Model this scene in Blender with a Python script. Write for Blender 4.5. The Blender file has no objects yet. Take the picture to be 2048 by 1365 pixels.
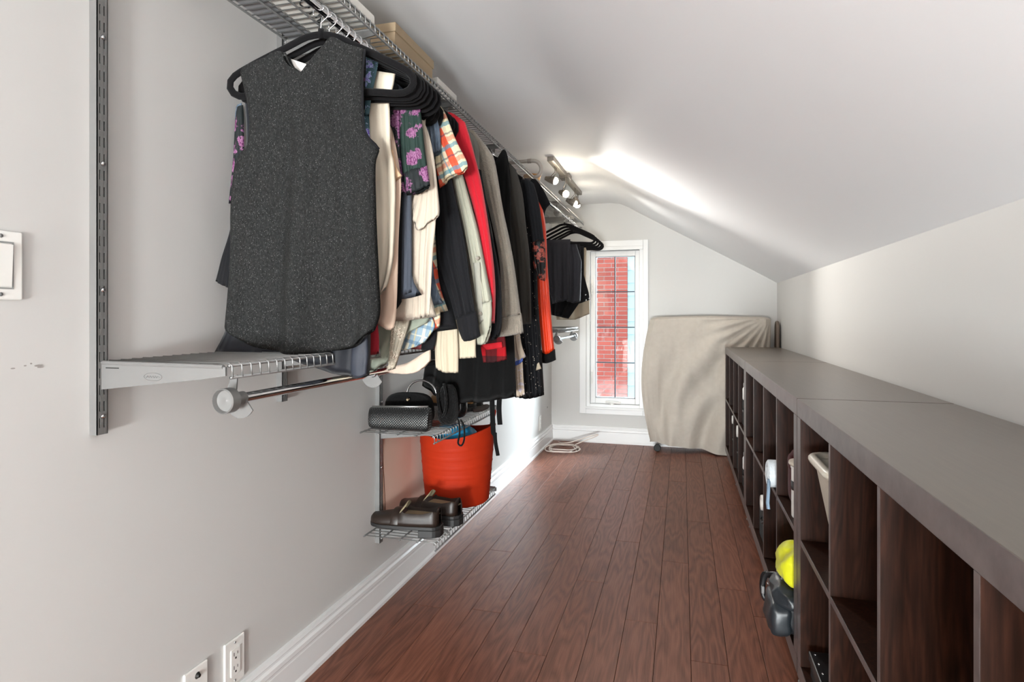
import bpy, bmesh, math, random
from mathutils import Vector, Matrix
PI = math.pi
SC = bpy.context.scene
COL = SC.collection
R = random.Random(7)

# ------------------------------------------------------------------ camera, world, lights, exposure
F = 1211.0; VX = 1364.0; HY = 632.0; CZ = 1.087
TH = math.atan((VX - 1024) / F); CT, ST = math.cos(TH), math.sin(TH)
cd = bpy.data.cameras.new('camera'); cam = bpy.data.objects.new('camera', cd); COL.objects.link(cam)
cam.location = (0, 0, CZ); cam.rotation_euler = (PI / 2, 0, TH)
cd.sensor_width = 36; cd.lens = F / 2048 * 36; cd.shift_y = -(682.5 - HY) / 2048; cd.clip_start = .02
SC.camera = cam
SC.view_settings.view_transform = 'Standard'; SC.view_settings.look = 'None'
SC.view_settings.gamma = 1; SC.view_settings.use_curve_mapping = False
SC.view_settings.exposure = 0.19
W = bpy.data.worlds.new('overcast_sky'); SC.world = W; W.use_nodes = True
bg = W.node_tree.nodes['Background']; bg.inputs[0].default_value = (.86, .93, 1, 1); bg.inputs[1].default_value = 2.2


def area(name, loc, rot, sx, sy, power, color):
    l = bpy.data.lights.new(name, 'AREA'); l.shape = 'RECTANGLE'; l.size = sx; l.size_y = sy
    l.energy = power; l.color = color
    o = bpy.data.objects.new(name, l); COL.objects.link(o); o.location = loc; o.rotation_euler = rot
    return o


# added low fill lamps behind the camera, placed to brighten ceiling and walls
area('added_near_fill', (-.80, -4.1, .36), (PI / 2 + math.radians(13), 0, math.radians(-9)), .5, .55, 140, (.92, .985, 1))
area('added_near_fill_right', (.1, -4.1, .36), (PI / 2 + math.radians(13), 0, 0), .6, .55, 255, (.92, .985, 1))
far_fill = area('added_far_fill', (1.1, 8.0, 2.1), (0, 0, 0), 2.0, 2.0, 2100, (.82, .91, 1))  # added lamp outside, boosting daylight through the far window onto the left wall
far_fill.rotation_euler = (Vector((-1.1, 3.6, .7)) - Vector((1.1, 8.0, 2.1))).to_track_quat('-Z', 'Y').to_euler()


def spot(name, loc, target, power, angle, blend=.5, color=(1, .93, .82), size=.02):
    l = bpy.data.lights.new(name, 'SPOT'); l.energy = power; l.spot_size = math.radians(angle); l.spot_blend = blend
    l.color = color; l.shadow_soft_size = size
    o = bpy.data.objects.new(name, l); COL.objects.link(o); o.location = loc
    o.rotation_euler = (Vector(target) - Vector(loc)).to_track_quat('-Z', 'Y').to_euler()
    return o


# ------------------------------------------------------------------ material helpers
MATS = {}


class N:
    """small wrapper around a node tree"""
    def __init__(s, name):
        s.m = bpy.data.materials.new(name); s.m.use_nodes = True; s.t = s.m.node_tree
        s.b = s.t.nodes['Principled BSDF']; s.out = s.t.nodes['Material Output']

    def new(s, typ, **kw):
        n = s.t.nodes.new(typ)
        for k, v in kw.items(): setattr(n, k, v)
        return n

    def put(s, sock, v):
        if hasattr(v, 'is_output') or isinstance(v, bpy.types.NodeSocket): s.t.links.new(v, sock)
        elif isinstance(v, tuple) and len(v) == 3 and sock.type == 'RGBA': sock.default_value = (*v, 1)
        else: sock.default_value = v

    def math(s, op, a, b=0.0, c=0.0):
        n = s.new('ShaderNodeMath', operation=op)
        s.put(n.inputs[0], a); s.put(n.inputs[1], b)
        if op in ('MULTIPLY_ADD',): s.put(n.inputs[2], c)
        return n.outputs[0]

    def mix(s, f, a, b):
        n = s.new('ShaderNodeMix', data_type='RGBA')
        s.put(n.inputs[0], f); s.put(n.inputs[6], a); s.put(n.inputs[7], b)
        return n.outputs[2]

    def coord(s, kind='Object', scale=(1, 1, 1), rot=(0, 0, 0)):
        if kind == 'World': o = s.new('ShaderNodeNewGeometry').outputs['Position']
        else: o = s.new('ShaderNodeTexCoord').outputs[kind]
        mp = s.new('ShaderNodeMapping'); s.t.links.new(o, mp.inputs[0])
        mp.inputs['Scale'].default_value = scale; mp.inputs['Rotation'].default_value = rot
        return mp.outputs[0]

    def noise(s, vec, scale, detail=3, rough=.5):
        n = s.new('ShaderNodeTexNoise'); s.put(n.inputs['Vector'], vec); n.inputs['Scale'].default_value = scale
        n.inputs['Detail'].default_value = detail; n.inputs['Roughness'].default_value = rough
        return n.outputs['Fac']

    def voro(s, vec, scale, feature='F1', out='Distance', rnd=1):
        n = s.new('ShaderNodeTexVoronoi', feature=feature); s.put(n.inputs['Vector'], vec); n.inputs['Scale'].default_value = scale
        n.inputs['Randomness'].default_value = rnd
        return n.outputs[out]

    def ramp(s, fac, stops):
        n = s.new('ShaderNodeValToRGB'); s.put(n.inputs[0], fac); e = n.color_ramp.elements
        while len(e) < len(stops): e.new(.5)
        for el, (p, c) in zip(e, stops): el.position = p; el.color = (*c, 1) if len(c) == 3 else c
        return n.outputs[0]

    def maprange(s, v, a, b, c=0., d=1.):
        n = s.new('ShaderNodeMapRange'); s.put(n.inputs[0], v)
        for i, x in enumerate((a, b, c, d)): n.inputs[i + 1].default_value = x
        return n.outputs[0]

    def bump(s, h, strength=.3, dist=.002):
        n = s.new('ShaderNodeBump'); s.put(n.inputs['Height'], h); n.inputs['Strength'].default_value = strength
        n.inputs['Distance'].default_value = dist; s.t.links.new(n.outputs[0], s.b.inputs['Normal'])

    def base(s, v): s.put(s.b.inputs['Base Color'], v)

    def set(s, rough=None, metal=None, spec=None, sheen=None):
        if rough is not None: s.put(s.b.inputs['Roughness'], rough)
        if metal is not None: s.put(s.b.inputs['Metallic'], metal)
        if spec is not None: s.put(s.b.inputs['Specular IOR Level'], spec)
        if sheen is not None: s.b.inputs['Sheen Weight'].default_value = sheen
        return s

    def sep(s, vec):
        n = s.new('ShaderNodeSeparateXYZ'); s.put(n.inputs[0], vec); return n.outputs


def hexc(h):
    v = [int(h[i:i + 2], 16) / 255 for i in (0, 2, 4)]
    return tuple(x / 12.92 if x <= .04045 else ((x + .055) / 1.055) ** 2.4 for x in v)


def plain(name, c, rough=.5, metal=0, spec=.5, noise=0, nscale=6, bump=0, bscale=300):
    if name in MATS: return MATS[name]
    n = N(name); n.set(rough, metal, spec)
    if isinstance(c, str): c = hexc(c)
    if noise:
        f = n.noise(n.coord(), nscale, 4)
        n.base(n.mix(f, tuple(x * (1 - noise) for x in c), tuple(min(1, x * (1 + noise)) for x in c)))
    else: n.base(c)
    if bump: n.bump(n.noise(n.coord(), bscale, 2), bump, .001)
    MATS[name] = n.m; return n.m


def fabric(name, c, rough=.85, weave=900, bump=.25, var=.12, sheen=.04, wrinkle=.5, spec=.2):
    if name in MATS: return MATS[name]
    if isinstance(c, str): c = hexc(c)
    n = N(name); n.set(rough, 0, spec, sheen)
    f = n.noise(n.coord(scale=(1, 1, .6)), 14, 3, .5)
    fine = n.noise(n.coord(), weave, 2)
    v = n.math('ADD', n.math('MULTIPLY', f, .6), n.math('MULTIPLY', fine, .4))
    n.base(n.mix(v, tuple(x * (1 - 2 * var) for x in c), tuple(min(1, x * (1 + 2 * var)) for x in c)))
    w = n.noise(n.coord(scale=(1, 1, .6)), 13, 2, .45)
    n.bump(n.math('ADD', n.math('MULTIPLY', w, wrinkle * 5), n.math('MULTIPLY', fine, bump)), .5, .005)
    MATS[name] = n.m; return n.m


def painted(name, c, rough=.55, scuff=False):
    n = N(name); n.set(rough, 0, .3)
    c = hexc(c)
    f = n.noise(n.coord('World'), 1.3, 3)
    n.base(n.mix(f, tuple(x * .985 for x in c), tuple(min(1, x * 1.015) for x in c)))
    n.bump(n.noise(n.coord('World'), 160, 3), .06, .001)
    return n.m


M_WALL = painted('wall_paint', 'CFCDCA'); M_CEIL = painted('ceiling_paint', 'F3F3F4', .6)
M_TRIM = plain('trim_gloss_paint', 'ECEBEA', .3)
M_PLATE = plain('white_plastic', 'EDEBE6', .3)
M_SLOT = plain('dark_slot', '15130F', .6)
M_STEEL = plain('satin_nickel_paint', (.19, .185, .18), .42, .3, .5, .04, 20)
M_WIRE = plain('silver_wire', (.30, .30, .295), .32, .8)
M_CHROME = plain('chrome', (.75, .75, .76), .1, 1)
M_VELVET = fabric('black_velvet', (.006, .0055, .006), .9, 1500, .2, .2, .06, .1, .1)
M_BLACK = plain('black_plastic', (.012, .012, .013), .35)
M_GOLD = plain('pale_gold_metal', (.75, .6, .4), .25, 1)

# ------------------------------------------------------------------ geometry helpers


class MB:
    def __init__(s): s.v = []; s.f = []

    def add(s, vs, fs):
        o = len(s.v); s.v += [tuple(p) for p in vs]; s.f += [tuple(i + o for i in f) for f in fs]; return s

    def box(s, x0, x1, y0, y1, z0, z1):
        vs = [(x, y, z) for z in (z0, z1) for y in (y0, y1) for x in (x0, x1)]
        return s.add(vs, [(0, 2, 3, 1), (4, 5, 7, 6), (0, 1, 5, 4), (2, 6, 7, 3), (0, 4, 6, 2), (1, 3, 7, 5)])

    def loft(s, rings, caps=True, closed=True):
        n = len(rings[0]); vs = [p for r in rings for p in r]; fs = []
        for i in range(len(rings) - 1):
            for j in range(n if closed else n - 1):
                k = (j + 1) % n
                fs.append((i * n + j, i * n + k, (i + 1) * n + k, (i + 1) * n + j))
        if caps and closed:
            fs.append(tuple(reversed(range(n)))); fs.append(tuple((len(rings) - 1) * n + j for j in range(n)))
        return s.add(vs, fs)

    def tube(s, path, r, seg=8, closed=False, flat=None):
        """sweep; r a number or list; flat=(ra,rb, up) elliptical with fixed up axis"""
        P = [Vector(p) for p in path]; n = len(P); rings = []
        prev = None
        for i, p in enumerate(P):
            a = P[(i - 1) % n] if (closed or i) else P[0]; b = P[(i + 1) % n] if (closed or i < n - 1) else P[-1]
            t = (b - a).normalized()
            if flat: u = Vector(flat[2]); w = t.cross(u).normalized(); ra, rb = flat[0], flat[1]
            else:
                if prev is None: u = t.orthogonal().normalized()
                else:
                    u = prev - t * prev.dot(t)
                    u = u.normalized() if u.length > 1e-6 else t.orthogonal().normalized()
                prev = u; w = t.cross(u); rr = r[i] if isinstance(r, (list, tuple)) else r; ra = rb = rr
            rings.append([p + u * (ra * math.cos(2 * PI * k / seg)) + w * (rb * math.sin(2 * PI * k / seg)) for k in range(seg)])
        if closed: rings.append(rings[0])
        return s.loft(rings, not closed)

    def lathe(s, prof, c=(0, 0, 0), seg=24, axis='z', caps=True):
        rings = []
        for r, h in prof:
            ring = []
            for k in range(seg):
                a = 2 * PI * k / seg; p, q = r * math.cos(a), r * math.sin(a)
                v = {'z': (p, q, h), 'y': (p, h, -q), 'x': (h, p, q)}[axis]
                ring.append((v[0] + c[0], v[1] + c[1], v[2] + c[2]))
            rings.append(ring)
        return s.loft(rings, caps)

    def grid(s, fn, na, ns, wrap=False):
        vs = [fn(i / na, j / ns) for j in range(ns + 1) for i in range(na + (0 if wrap else 1))]
        w = na + (0 if wrap else 1); fs = []
        for j in range(ns):
            for i in range(na):
                k = (i + 1) % w
                fs.append((j * w + i, j * w + k, (j + 1) * w + k, (j + 1) * w + i))
        return s.add(vs, fs)

    def prism(s, poly, h0, h1, axis='y'):
        n = len(poly)
        mk = {'y': lambda p, h: (p[0], h, p[1]), 'z': lambda p, h: (p[0], p[1], h), 'x': lambda p, h: (h, p[0], p[1])}[axis]
        vs = [mk(p, h0) for p in poly] + [mk(p, h1) for p in poly]
        fs = [tuple(range(n)), tuple(reversed(range(n, 2 * n)))]
        fs += [(i, i + n, (i + 1) % n + n, (i + 1) % n) for i in range(n)]
        return s.add(vs, fs)


def thing(name, label, cat, loc=(0, 0, 0), group=None, rz=0):
    o = bpy.data.objects.new(name, None); COL.objects.link(o); o.location = loc; o.rotation_euler = (0, 0, rz)
    o.empty_display_size = .05
    o['label'] = label; o['category'] = cat
    if group: o['group'] = group
    return o


def origin(p):
    v = Vector((0, 0, 0))
    while p: v += p.location; p = p.parent
    return v


def obj(name, mb, mat, parent=None, world=True, smooth=False, bevel=0, subsurf=0, label=None, kind=None, at=None, solid=0):
    """one mesh object; world=True: vertices given in world coordinates"""
    me = bpy.data.meshes.new(name)
    off = Vector((0, 0, 0))
    if parent is not None and world: off = origin(parent)
    if at is not None: off = Vector(at)
    me.from_pydata([tuple(Vector(v) - off) for v in mb.v], [], mb.f); me.update()
    bm = bmesh.new(); bm.from_mesh(me); bmesh.ops.recalc_face_normals(bm, faces=bm.faces); bm.to_mesh(me); bm.free()
    if mat: me.materials.append(mat)
    o = bpy.data.objects.new(name, me); COL.objects.link(o)
    if parent is not None:
        o.parent = parent
    if at is not None: o.location = at if parent is None else tuple(Vector(at) - origin(parent))
    if smooth:
        for p in me.polygons: p.use_smooth = True
        if smooth == 'auto': me.set_sharp_from_angle(angle=math.radians(40))
    if bevel:
        m = o.modifiers.new('bevel', 'BEVEL'); m.width = bevel; m.segments = 2; m.limit_method = 'ANGLE'
    if solid:
        m = o.modifiers.new('solid', 'SOLIDIFY'); m.thickness = solid; m.offset = 0
    if subsurf:
        m = o.modifiers.new('sub', 'SUBSURF'); m.levels = subsurf; m.render_levels = subsurf
    if label: o['label'] = label
    if kind: o['kind'] = kind
    return o


def tag(o, label, cat, group=None):
    o['label'] = label; o['category'] = cat
    if group: o['group'] = group
    return o


def struct(name, mb, mat, parent=None, **k):
    return obj(name, mb, mat, parent, kind='structure', **k)


def copy_tree(o, parent=None):
    c = o.copy(); COL.objects.link(c)
    if parent: c.parent = parent
    for ch in o.children: copy_tree(ch, c)
    return c


def ray(u, v):
    a = (u - 1024) / F
    return CT * a - ST, ST * a + CT, (HY - v) / F


def plane_pt(u, v, y0, tw=0, x0=-.81):
    """the point of the hanging plane y = y0 + tw (x - x0) seen in that direction of the reference view"""
    r = ray(u, v); k = (y0 - tw * x0) / (r[1] - tw * r[0])
    return Vector((r[0] * k, r[1] * k, CZ + r[2] * k))


def resample(pts, n, smooth=True):
    P = [Vector(p) for p in pts]
    if smooth and len(P) > 2:
        Q = []
        for i in range(len(P) - 1):
            p0 = P[max(i - 1, 0)]; p1 = P[i]; p2 = P[i + 1]; p3 = P[min(i + 2, len(P) - 1)]
            for k in range(6):
                t = k / 6
                Q.append(.5 * ((2 * p1) + (p2 - p0) * t + (2 * p0 - 5 * p1 + 4 * p2 - p3) * t * t + (3 * p1 - p0 - 3 * p2 + p3) * t ** 3))
        Q.append(P[-1]); P = Q
    L = [0]
    for a, b in zip(P, P[1:]): L.append(L[-1] + (b - a).length)
    out = []; j = 0
    for i in range(n + 1):
        d = L[-1] * i / n
        while j < len(L) - 2 and L[j + 1] < d: j += 1
        seg = L[j + 1] - L[j]
        out.append(P[j].lerp(P[j + 1], (d - L[j]) / seg if seg > 1e-9 else 0))
    return out


def cloth(name, mat, parent, y, top, right, hem, left, th=.022, tw=0, fold=.004, nf=4, seed=0, na=30, ns=40,
          px=True, smooth=True, label=None, drift=.6, topopen=False):
    """a hanging fabric tube (front and back layer) whose silhouette is bounded by four edge curves"""
    rr = random.Random(seed * 13 + 5)
    if px: conv = lambda p: plane_pt(p[0], p[1], y, tw)
    else: conv = lambda p: Vector((p[0], y + tw * (p[0] + .81), p[1]))
    T = resample([conv(p) for p in top], na, smooth); H = resample([conv(p) for p in hem], na, smooth)
    Lf = resample([conv(p) for p in left], ns, smooth); Rt = resample([conv(p) for p in right], ns, smooth)
    T0, T1, H0, H1 = T[0], T[-1], H[0], H[-1]
    Lf[0] = T0; Rt[0] = T1; Lf[-1] = H0; Rt[-1] = H1
    ph = [rr.uniform(0, 6.28) for _ in range(4)]; fr = [nf * rr.uniform(.7, 1.2), nf * rr.uniform(1.5, 2.1), nf * .5]

    def P(a, s):
        i = min(int(round(a * na)), na); j = min(int(round(s * ns)), ns)
        p = T[i] * (1 - s) + H[i] * s + Lf[j] * (1 - a) + Rt[j] * a - (T0 * (1 - a) * (1 - s) + T1 * a * (1 - s) + H0 * (1 - a) * s + H1 * a * s)
        f = s ** .6 * (math.sin(2 * PI * fr[0] * a + ph[0] + drift * s * 2) + .55 * math.sin(2 * PI * fr[1] * a + ph[1] - drift * s) + .5 * math.sin(2 * PI * fr[2] * a + ph[2] + 3 * s * drift))
        f += .35 * math.sin(9 * s + 5 * a + ph[3])
        return p, fold * f

    def off(a, s):
        return th / 2 * (max(0, math.sin(PI * min(max(a, 0), 1))) ** .45) * (min(1, (s + .004) / .06) ** .5 if not topopen else 1)
    nr = 2 * na; vs = []; fs = []
    rows = [(s / ns, 1.0) for s in range(ns + 1)] + [(1 - .6 / ns, .72), (1 - 2.2 / ns, .6)]
    for s, kk in rows:
        for q in range(nr):
            i = q if q <= na else nr - q
            a = i / na; p, f = P(a, min(max(s, 0), 1)); o = off(a, s) * kk
            sg = -1 if q <= na else 1
            v = Vector((p.x, p.y + f + sg * o, p.z))
            if kk < 1: v.z += (1 - s) * .0
            v.x = max(v.x, -1.094)
            vs.append(v)
    n = nr
    for j in range(len(rows) - 1):
        for i in range(n):
            k = (i + 1) % n
            fs.append((j * n + i, j * n + k, (j + 1) * n + k, (j + 1) * n + i))
    mb = MB().add(vs, fs)
    o = obj(name, mb, mat, parent, smooth=True, label=label)
    return o


# ------------------------------------------------------------------ setting
XL, XR, Y0, Y1 = -1.10, .727, -4.2, 5.20
ZK = 1.347; ZC = 2.05; XC = -.505

# floor and planks
n = N('laminate_plank'); oi = n.new('ShaderNodeObjectInfo').outputs['Random']
cw = n.new('ShaderNodeCombineXYZ'); n.put(cw.inputs[0], n.math('MULTIPLY', oi, 37.)); n.put(cw.inputs[1], n.math('MULTIPLY', oi, 91.))
va = n.new('ShaderNodeVectorMath', operation='ADD'); n.put(va.inputs[0], n.coord('World')); n.put(va.inputs[1], cw.outputs[0])
mp1 = n.new('ShaderNodeMapping'); n.put(mp1.inputs[0], va.outputs[0]); mp1.inputs['Scale'].default_value = (1, .035, 1)
mp2 = n.new('ShaderNodeMapping'); n.put(mp2.inputs[0], va.outputs[0]); mp2.inputs['Scale'].default_value = (1, .13, 1)
g1 = n.noise(mp1.outputs[0], 190, 4, .65); g2 = n.noise(mp2.outputs[0], 9, 2, .5)
rings = n.math('FRACT', n.math('MULTIPLY', g2, 13.))
rings = n.math('ABSOLUTE', n.math('SUBTRACT', n.math('MULTIPLY', rings, 2.), 1.))
gg = n.math('ADD', n.math('MULTIPLY', g1, .62), n.math('MULTIPLY', rings, .22))
gg = n.math('ADD', gg, n.math('MULTIPLY', n.math('SUBTRACT', oi, .5), .12))
n.base(n.ramp(gg, [(.18, hexc('5E3526')), (.45, hexc('7F4E3B')), (.62, hexc('8E5A46')), (.85, hexc('A5715B'))]))
n.set(n.maprange(g1, .2, .8, .44, .37), 0, .30); n.bump(gg, .08, .0008)
M_PLANK = n.m
struct('floor', MB().box(XL - .1, XR + .1, Y0 - .1, Y1 + .1, -.12, -.012), plain('subfloor', (.02, .011, .008), .8))
FLOOR = bpy.data.objects['floor']
cols = {-1.083: 2.39, -.972: 2.095, -.861: 2.68, -.75: 2.12, -.639: 2.955, -.528: 1.89, -.417: 2.47, -.306: 2.955, -.195: 2.195,
        -.084: 2.765, .027: 1.99, .138: 2.55, .249: 2.345, .36: 2.0, .471: 2.6, .582: 2.2, -1.194: 2.0, .693: 2.3}
for x, ph in cols.items():
    y = ph - 1.35 * 6
    while y < Y1:
        a, b = max(y, Y0), min(y + 1.35, Y1); xa, xb = max(x, XL), min(x + .111, XR)
        if b > a + .02 and xb > xa + .005:
            g = .0006
            obj('plank', MB().box(-(xb - xa) / 2 + g, (xb - xa) / 2 - g, -(b - a) / 2 + g, (b - a) / 2 - g, -.012, R.uniform(-.0002, 0)),
                M_PLANK, FLOOR, world=False, bevel=.001).location = ((xa + xb) / 2, (a + b) / 2, 0)
        y += 1.35

# walls
wl = struct('wall_left', MB().box(XL - .1, XL, Y0 - .1, Y1 + .1, 0, ZC + .1), M_WALL)
struct('wall_right', MB().box(XR, XR + .1, Y0 - .1, Y1 + .1, 0, ZK + .02), M_WALL)
struct('wall_near', MB().box(XL, XR, Y0 - .1, Y0, 0, ZC + .05), M_WALL)
WX0, WX1, WZ0, WZ1 = -.795, -.315, .30, 1.675
struct('wall_far', MB().box(XL, WX0, Y1, Y1 + .16, 0, ZC + .1).box(WX1, XR + .1, Y1, Y1 + .16, 0, ZC + .1)
       .box(WX0, WX1, Y1, Y1 + .16, 0, WZ0).box(WX0, WX1, Y1, Y1 + .16, WZ1, ZC + .1), M_WALL)


# ceiling: flat strip, soft crease, slope with slight plaster waves
def ceil(a, s):
    y = Y0 - .1 + (Y1 - Y0 + .3) * s
    xc = XC + .022 * math.sin(y * 1.25 + .4) * (1 - max(0, min(1, (y - 4.3) / .9)))
    L1 = xc - (XL - .1); L2 = math.hypot(XR + .1 - xc, 1); t = a * 2 - .0
    if a < .4: x = XL - .1 + (xc - XL + .1) * a / .4; z = ZC
    else:
        q = (a - .4) / .6; x = xc + (XR + .1 - xc) * q; z = ZC + (ZK - ZC) * (x - xc) / (XR - xc)
    e = math.exp(-((x - xc) / .05) ** 2) * -.012            # rounded plaster crease
    u = max(0, (x - xc)) ; fade = min(1, u / .15) * min(1, max(0, (XR - x) / .2))
    w = .005 * math.sin(2.3 * y + 1.2 * x) * fade + .004 * math.sin(4.1 * y - 2 * x + 1) * fade
    return (x, y, z + e + w)


mb = MB().grid(ceil, 60, 120)
k = len(mb.v)
struct('ceiling', mb, M_CEIL, smooth=True, solid=0)
m = bpy.data.objects['ceiling'].modifiers.new('solid', 'SOLIDIFY'); m.thickness = .06; m.offset = 1
me = bpy.data.objects['ceiling'].data
if me.polygons[len(me.polygons) // 2].normal.z < 0: m.offset = -1

# baseboards: stepped moulding profile
prof = [(0, 0), (.021, 0), (.021, .012), (.016, .022), (.015, .085), (.0135, .088), (.0135, .094), (.018, .100), (.0175, .112), (.011, .118), (.011, .124), (.013, .128), (.010, .138), (0, .14)]
struct('baseboard_left', MB().add([(XL + p, y, q) for y in (Y0, Y1) for p, q in prof],
       [tuple(range(14)), tuple(reversed(range(14, 28)))] + [(i, i + 14, (i + 1) % 14 + 14, (i + 1) % 14) for i in range(14)]), M_TRIM)
struct('baseboard_far', MB().add([(x, Y1 - p, q) for x in (XL + .012, XR) for p, q in prof],
       [tuple(range(14)), tuple(reversed(range(14, 28)))] + [(i, i + 14, (i + 1) % 14 + 14, (i + 1) % 14) for i in range(14)]), M_TRIM)

# window
GX0, GX1, GZ0, GZ1 = -.721, -.383, .379, 1.598
win = struct('window_1', MB().box(WX0, WX0 + .03, Y1, Y1 + .15, WZ0, WZ1).box(WX1 - .03, WX1, Y1, Y1 + .15, WZ0, WZ1)
             .box(WX0 + .03, WX1 - .03, Y1, Y1 + .15, WZ1 - .03, WZ1).box(WX0 + .03, WX1 - .03, Y1, Y1 + .15, WZ0, WZ0 + .03), M_TRIM, bevel=.003)
WS = Y1 + .035
obj('sash', MB().box(WX0 + .032, GX0, WS, WS + .05, WZ0 + .032, WZ1 - .032).box(GX1, WX1 - .032, WS, WS + .05, WZ0 + .032, WZ1 - .032)
    .box(GX0, GX1, WS, WS + .05, GZ1, WZ1 - .032).box(GX0, GX1, WS, WS + .05, WZ0 + .032, GZ0), M_TRIM, win, bevel=.004)
co, ci = .057, 0
obj('casing', MB().box(-.851, WX0, Y1 - .016, Y1, .245, 1.727).box(WX1, -.272, Y1 - .016, Y1, .245, 1.727)
    .box(WX0, WX1, Y1 - .016, Y1, WZ1, 1.727).box(WX0, WX1, Y1 - .016, Y1, .245, WZ0), M_TRIM, win, bevel=.004)
obj('sill', MB().box(-.80, -.31, Y1 - .03, Y1 + .04, WZ0 - .012, WZ0 + .006), M_TRIM, win, bevel=.004)
obj('head_stop', MB().box(WX0, WX1, Y1 - .028, Y1 + .03, WZ1 - .03, WZ1), M_TRIM, win, bevel=.003)
ng = N('window_glass'); tr = ng.new('ShaderNodeBsdfTransparent'); gl = ng.new('ShaderNodeBsdfGlossy'); gl.inputs['Roughness'].default_value = .01
fr = ng.new('ShaderNodeFresnel'); fr.inputs[0].default_value = 1.45; mx = ng.new('ShaderNodeMixShader')
tr.inputs[0].default_value = (.96, .98, .97, 1)
ng.t.links.new(fr.outputs[0], mx.inputs[0]); ng.t.links.new(tr.outputs[0], mx.inputs[1]); ng.t.links.new(gl.outputs[0], mx.inputs[2]); ng.t.links.new(mx.outputs[0], ng.out.inputs[0])
M_GLASS = ng.m
M_LEAD = plain('lead_strip', (.10, .115, .135), .8, 0, .1)
xm = (GX0 + GX1) / 2 - .002; zs = [GZ0 + (GZ1 - GZ0) * i / 4 for i in range(5)]
for a, b in ((GX0, xm), (xm, GX1)):
    for i in range(4):
        obj('pane', MB().box(a, b, WS + .022, WS + .026, zs[i], zs[i + 1]), M_GLASS, win)
obj('lead_strip', MB().box(xm - .005, xm + .005, WS + .017, WS + .031, GZ0, GZ1), M_LEAD, win)
for i in (1, 2, 3): obj('lead_strip', MB().box(GX0, GX1, WS + .0185, WS + .0295, zs[i] - .0045, zs[i] + .0045), M_LEAD, win)
obj('glazing_bead', MB().box(GX0 - .002, GX0 + .007, WS + .008, WS + .04, GZ0, GZ1).box(GX1 - .007, GX1 + .002, WS + .008, WS + .04, GZ0, GZ1)
    .box(GX0, GX1, WS + .008, WS + .04, GZ1 - .007, GZ1 + .002).box(GX0, GX1, WS + .008, WS + .04, GZ0 - .002, GZ0 + .007), plain('grey_seal', (.35, .37, .4), .5), win)
h = obj('crank_handle', MB().lathe([(.0, 0), (.02, 0), (.02, .012), (.012, .02), (0, .02)], (-.575, WS - .026, .325), 16)
        .tube([(-.63, WS - .02, .348), (-.60, WS - .026, .352), (-.54, WS - .026, .346), (-.505, WS - .02, .340)], [.009, .012, .012, .009], 10)
        .box(-.64, -.505, WS - .012, WS + .001, .333, .352), M_PLATE, win, smooth='auto')
obj('lock_lever', MB().tube([(WX0 + .045, WS - .01, 1.36), (WX0 + .045, WS - .022, 1.34), (WX0 + .047, WS - .022, 1.27)], .006, 8).box(WX0 + .036, WX0 + .056, WS - .006, WS, 1.30, 1.40), M_PLATE, win, smooth='auto')
obj('lock_lever', MB().tube([(WX0 + .045, WS - .01, .60), (WX0 + .045, WS - .022, .58), (WX0 + .047, WS - .022, .50)], .006, 8).box(WX0 + .036, WX0 + .056, WS - .006, WS, .53, .62), M_PLATE, win, smooth='auto')

# neighbouring house outside: brick wall and pale blue clapboards
n = N('red_brick'); oi = n.new('ShaderNodeObjectInfo').outputs['Random']
f = n.noise(n.coord('World'), 30, 4)
c = n.mix(oi, hexc('8A372F'), hexc('A64D42')); c = n.mix(n.math('MULTIPLY', f, .4), c, hexc('8A564D'))
zz = n.sep(n.coord('World'))[2]
bl = n.math('MULTIPLY', n.maprange(zz, .12, -.25), n.maprange(n.noise(n.coord('World'), 6, 4), .4, .65, .25, .9))
n.base(n.mix(bl, c, hexc('C9A6A2'))); n.set(.85); n.bump(f, .3, .004); M_BRICK = n.m
HB = thing('neighbouring_house', 'red brick house with pale blue clapboard side seen through the far window', 'house', (-1.3, 9.55, -.6))
obj('mortar_wall', MB().box(-1.93, -.828, 9.556, 9.9, -.6, 2.6), plain('mortar', hexc('A29490'), .9, noise=.1, nscale=40), HB)
z = -.6; row = 0
while z < 2.52:
    x = -1.92 + (.1 if row % 2 else 0); xs = []
    if row % 2: xs.append((-1.92, -1.828))
    while x < -.85:
        e = min(x + .205, -.82)
        if -.82 - e < .07: e = -.82
        if e - x > .03: xs.append((x, e - (0 if e > -.83 else 0)))
        x += .215
    for a, b in xs:
        b2 = b if b > -.825 else b - .0
        obj('brick', MB().box(-(b2 - a) / 2, (b2 - a) / 2, -.03, .03, -.0285, .0285), M_BRICK, HB, world=False, bevel=.003).location = (
            (a + b2) / 2 + 1.3, 9.58 - 9.55 - R.uniform(0, .005), z + .0285 + .6)
    z += .068; row += 1
M_SIDING = plain('blue_clapboard', hexc('9DB4BA'), .6, noise=.04)
for i in range(16):
    z = -.6 + i * .2
    obj('clapboard', MB().prism([(9.60, z), (9.575, z), (9.60, z + .205), (9.625, z + .205)], -.815, .4, 'x'), M_SIDING, HB)

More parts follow.
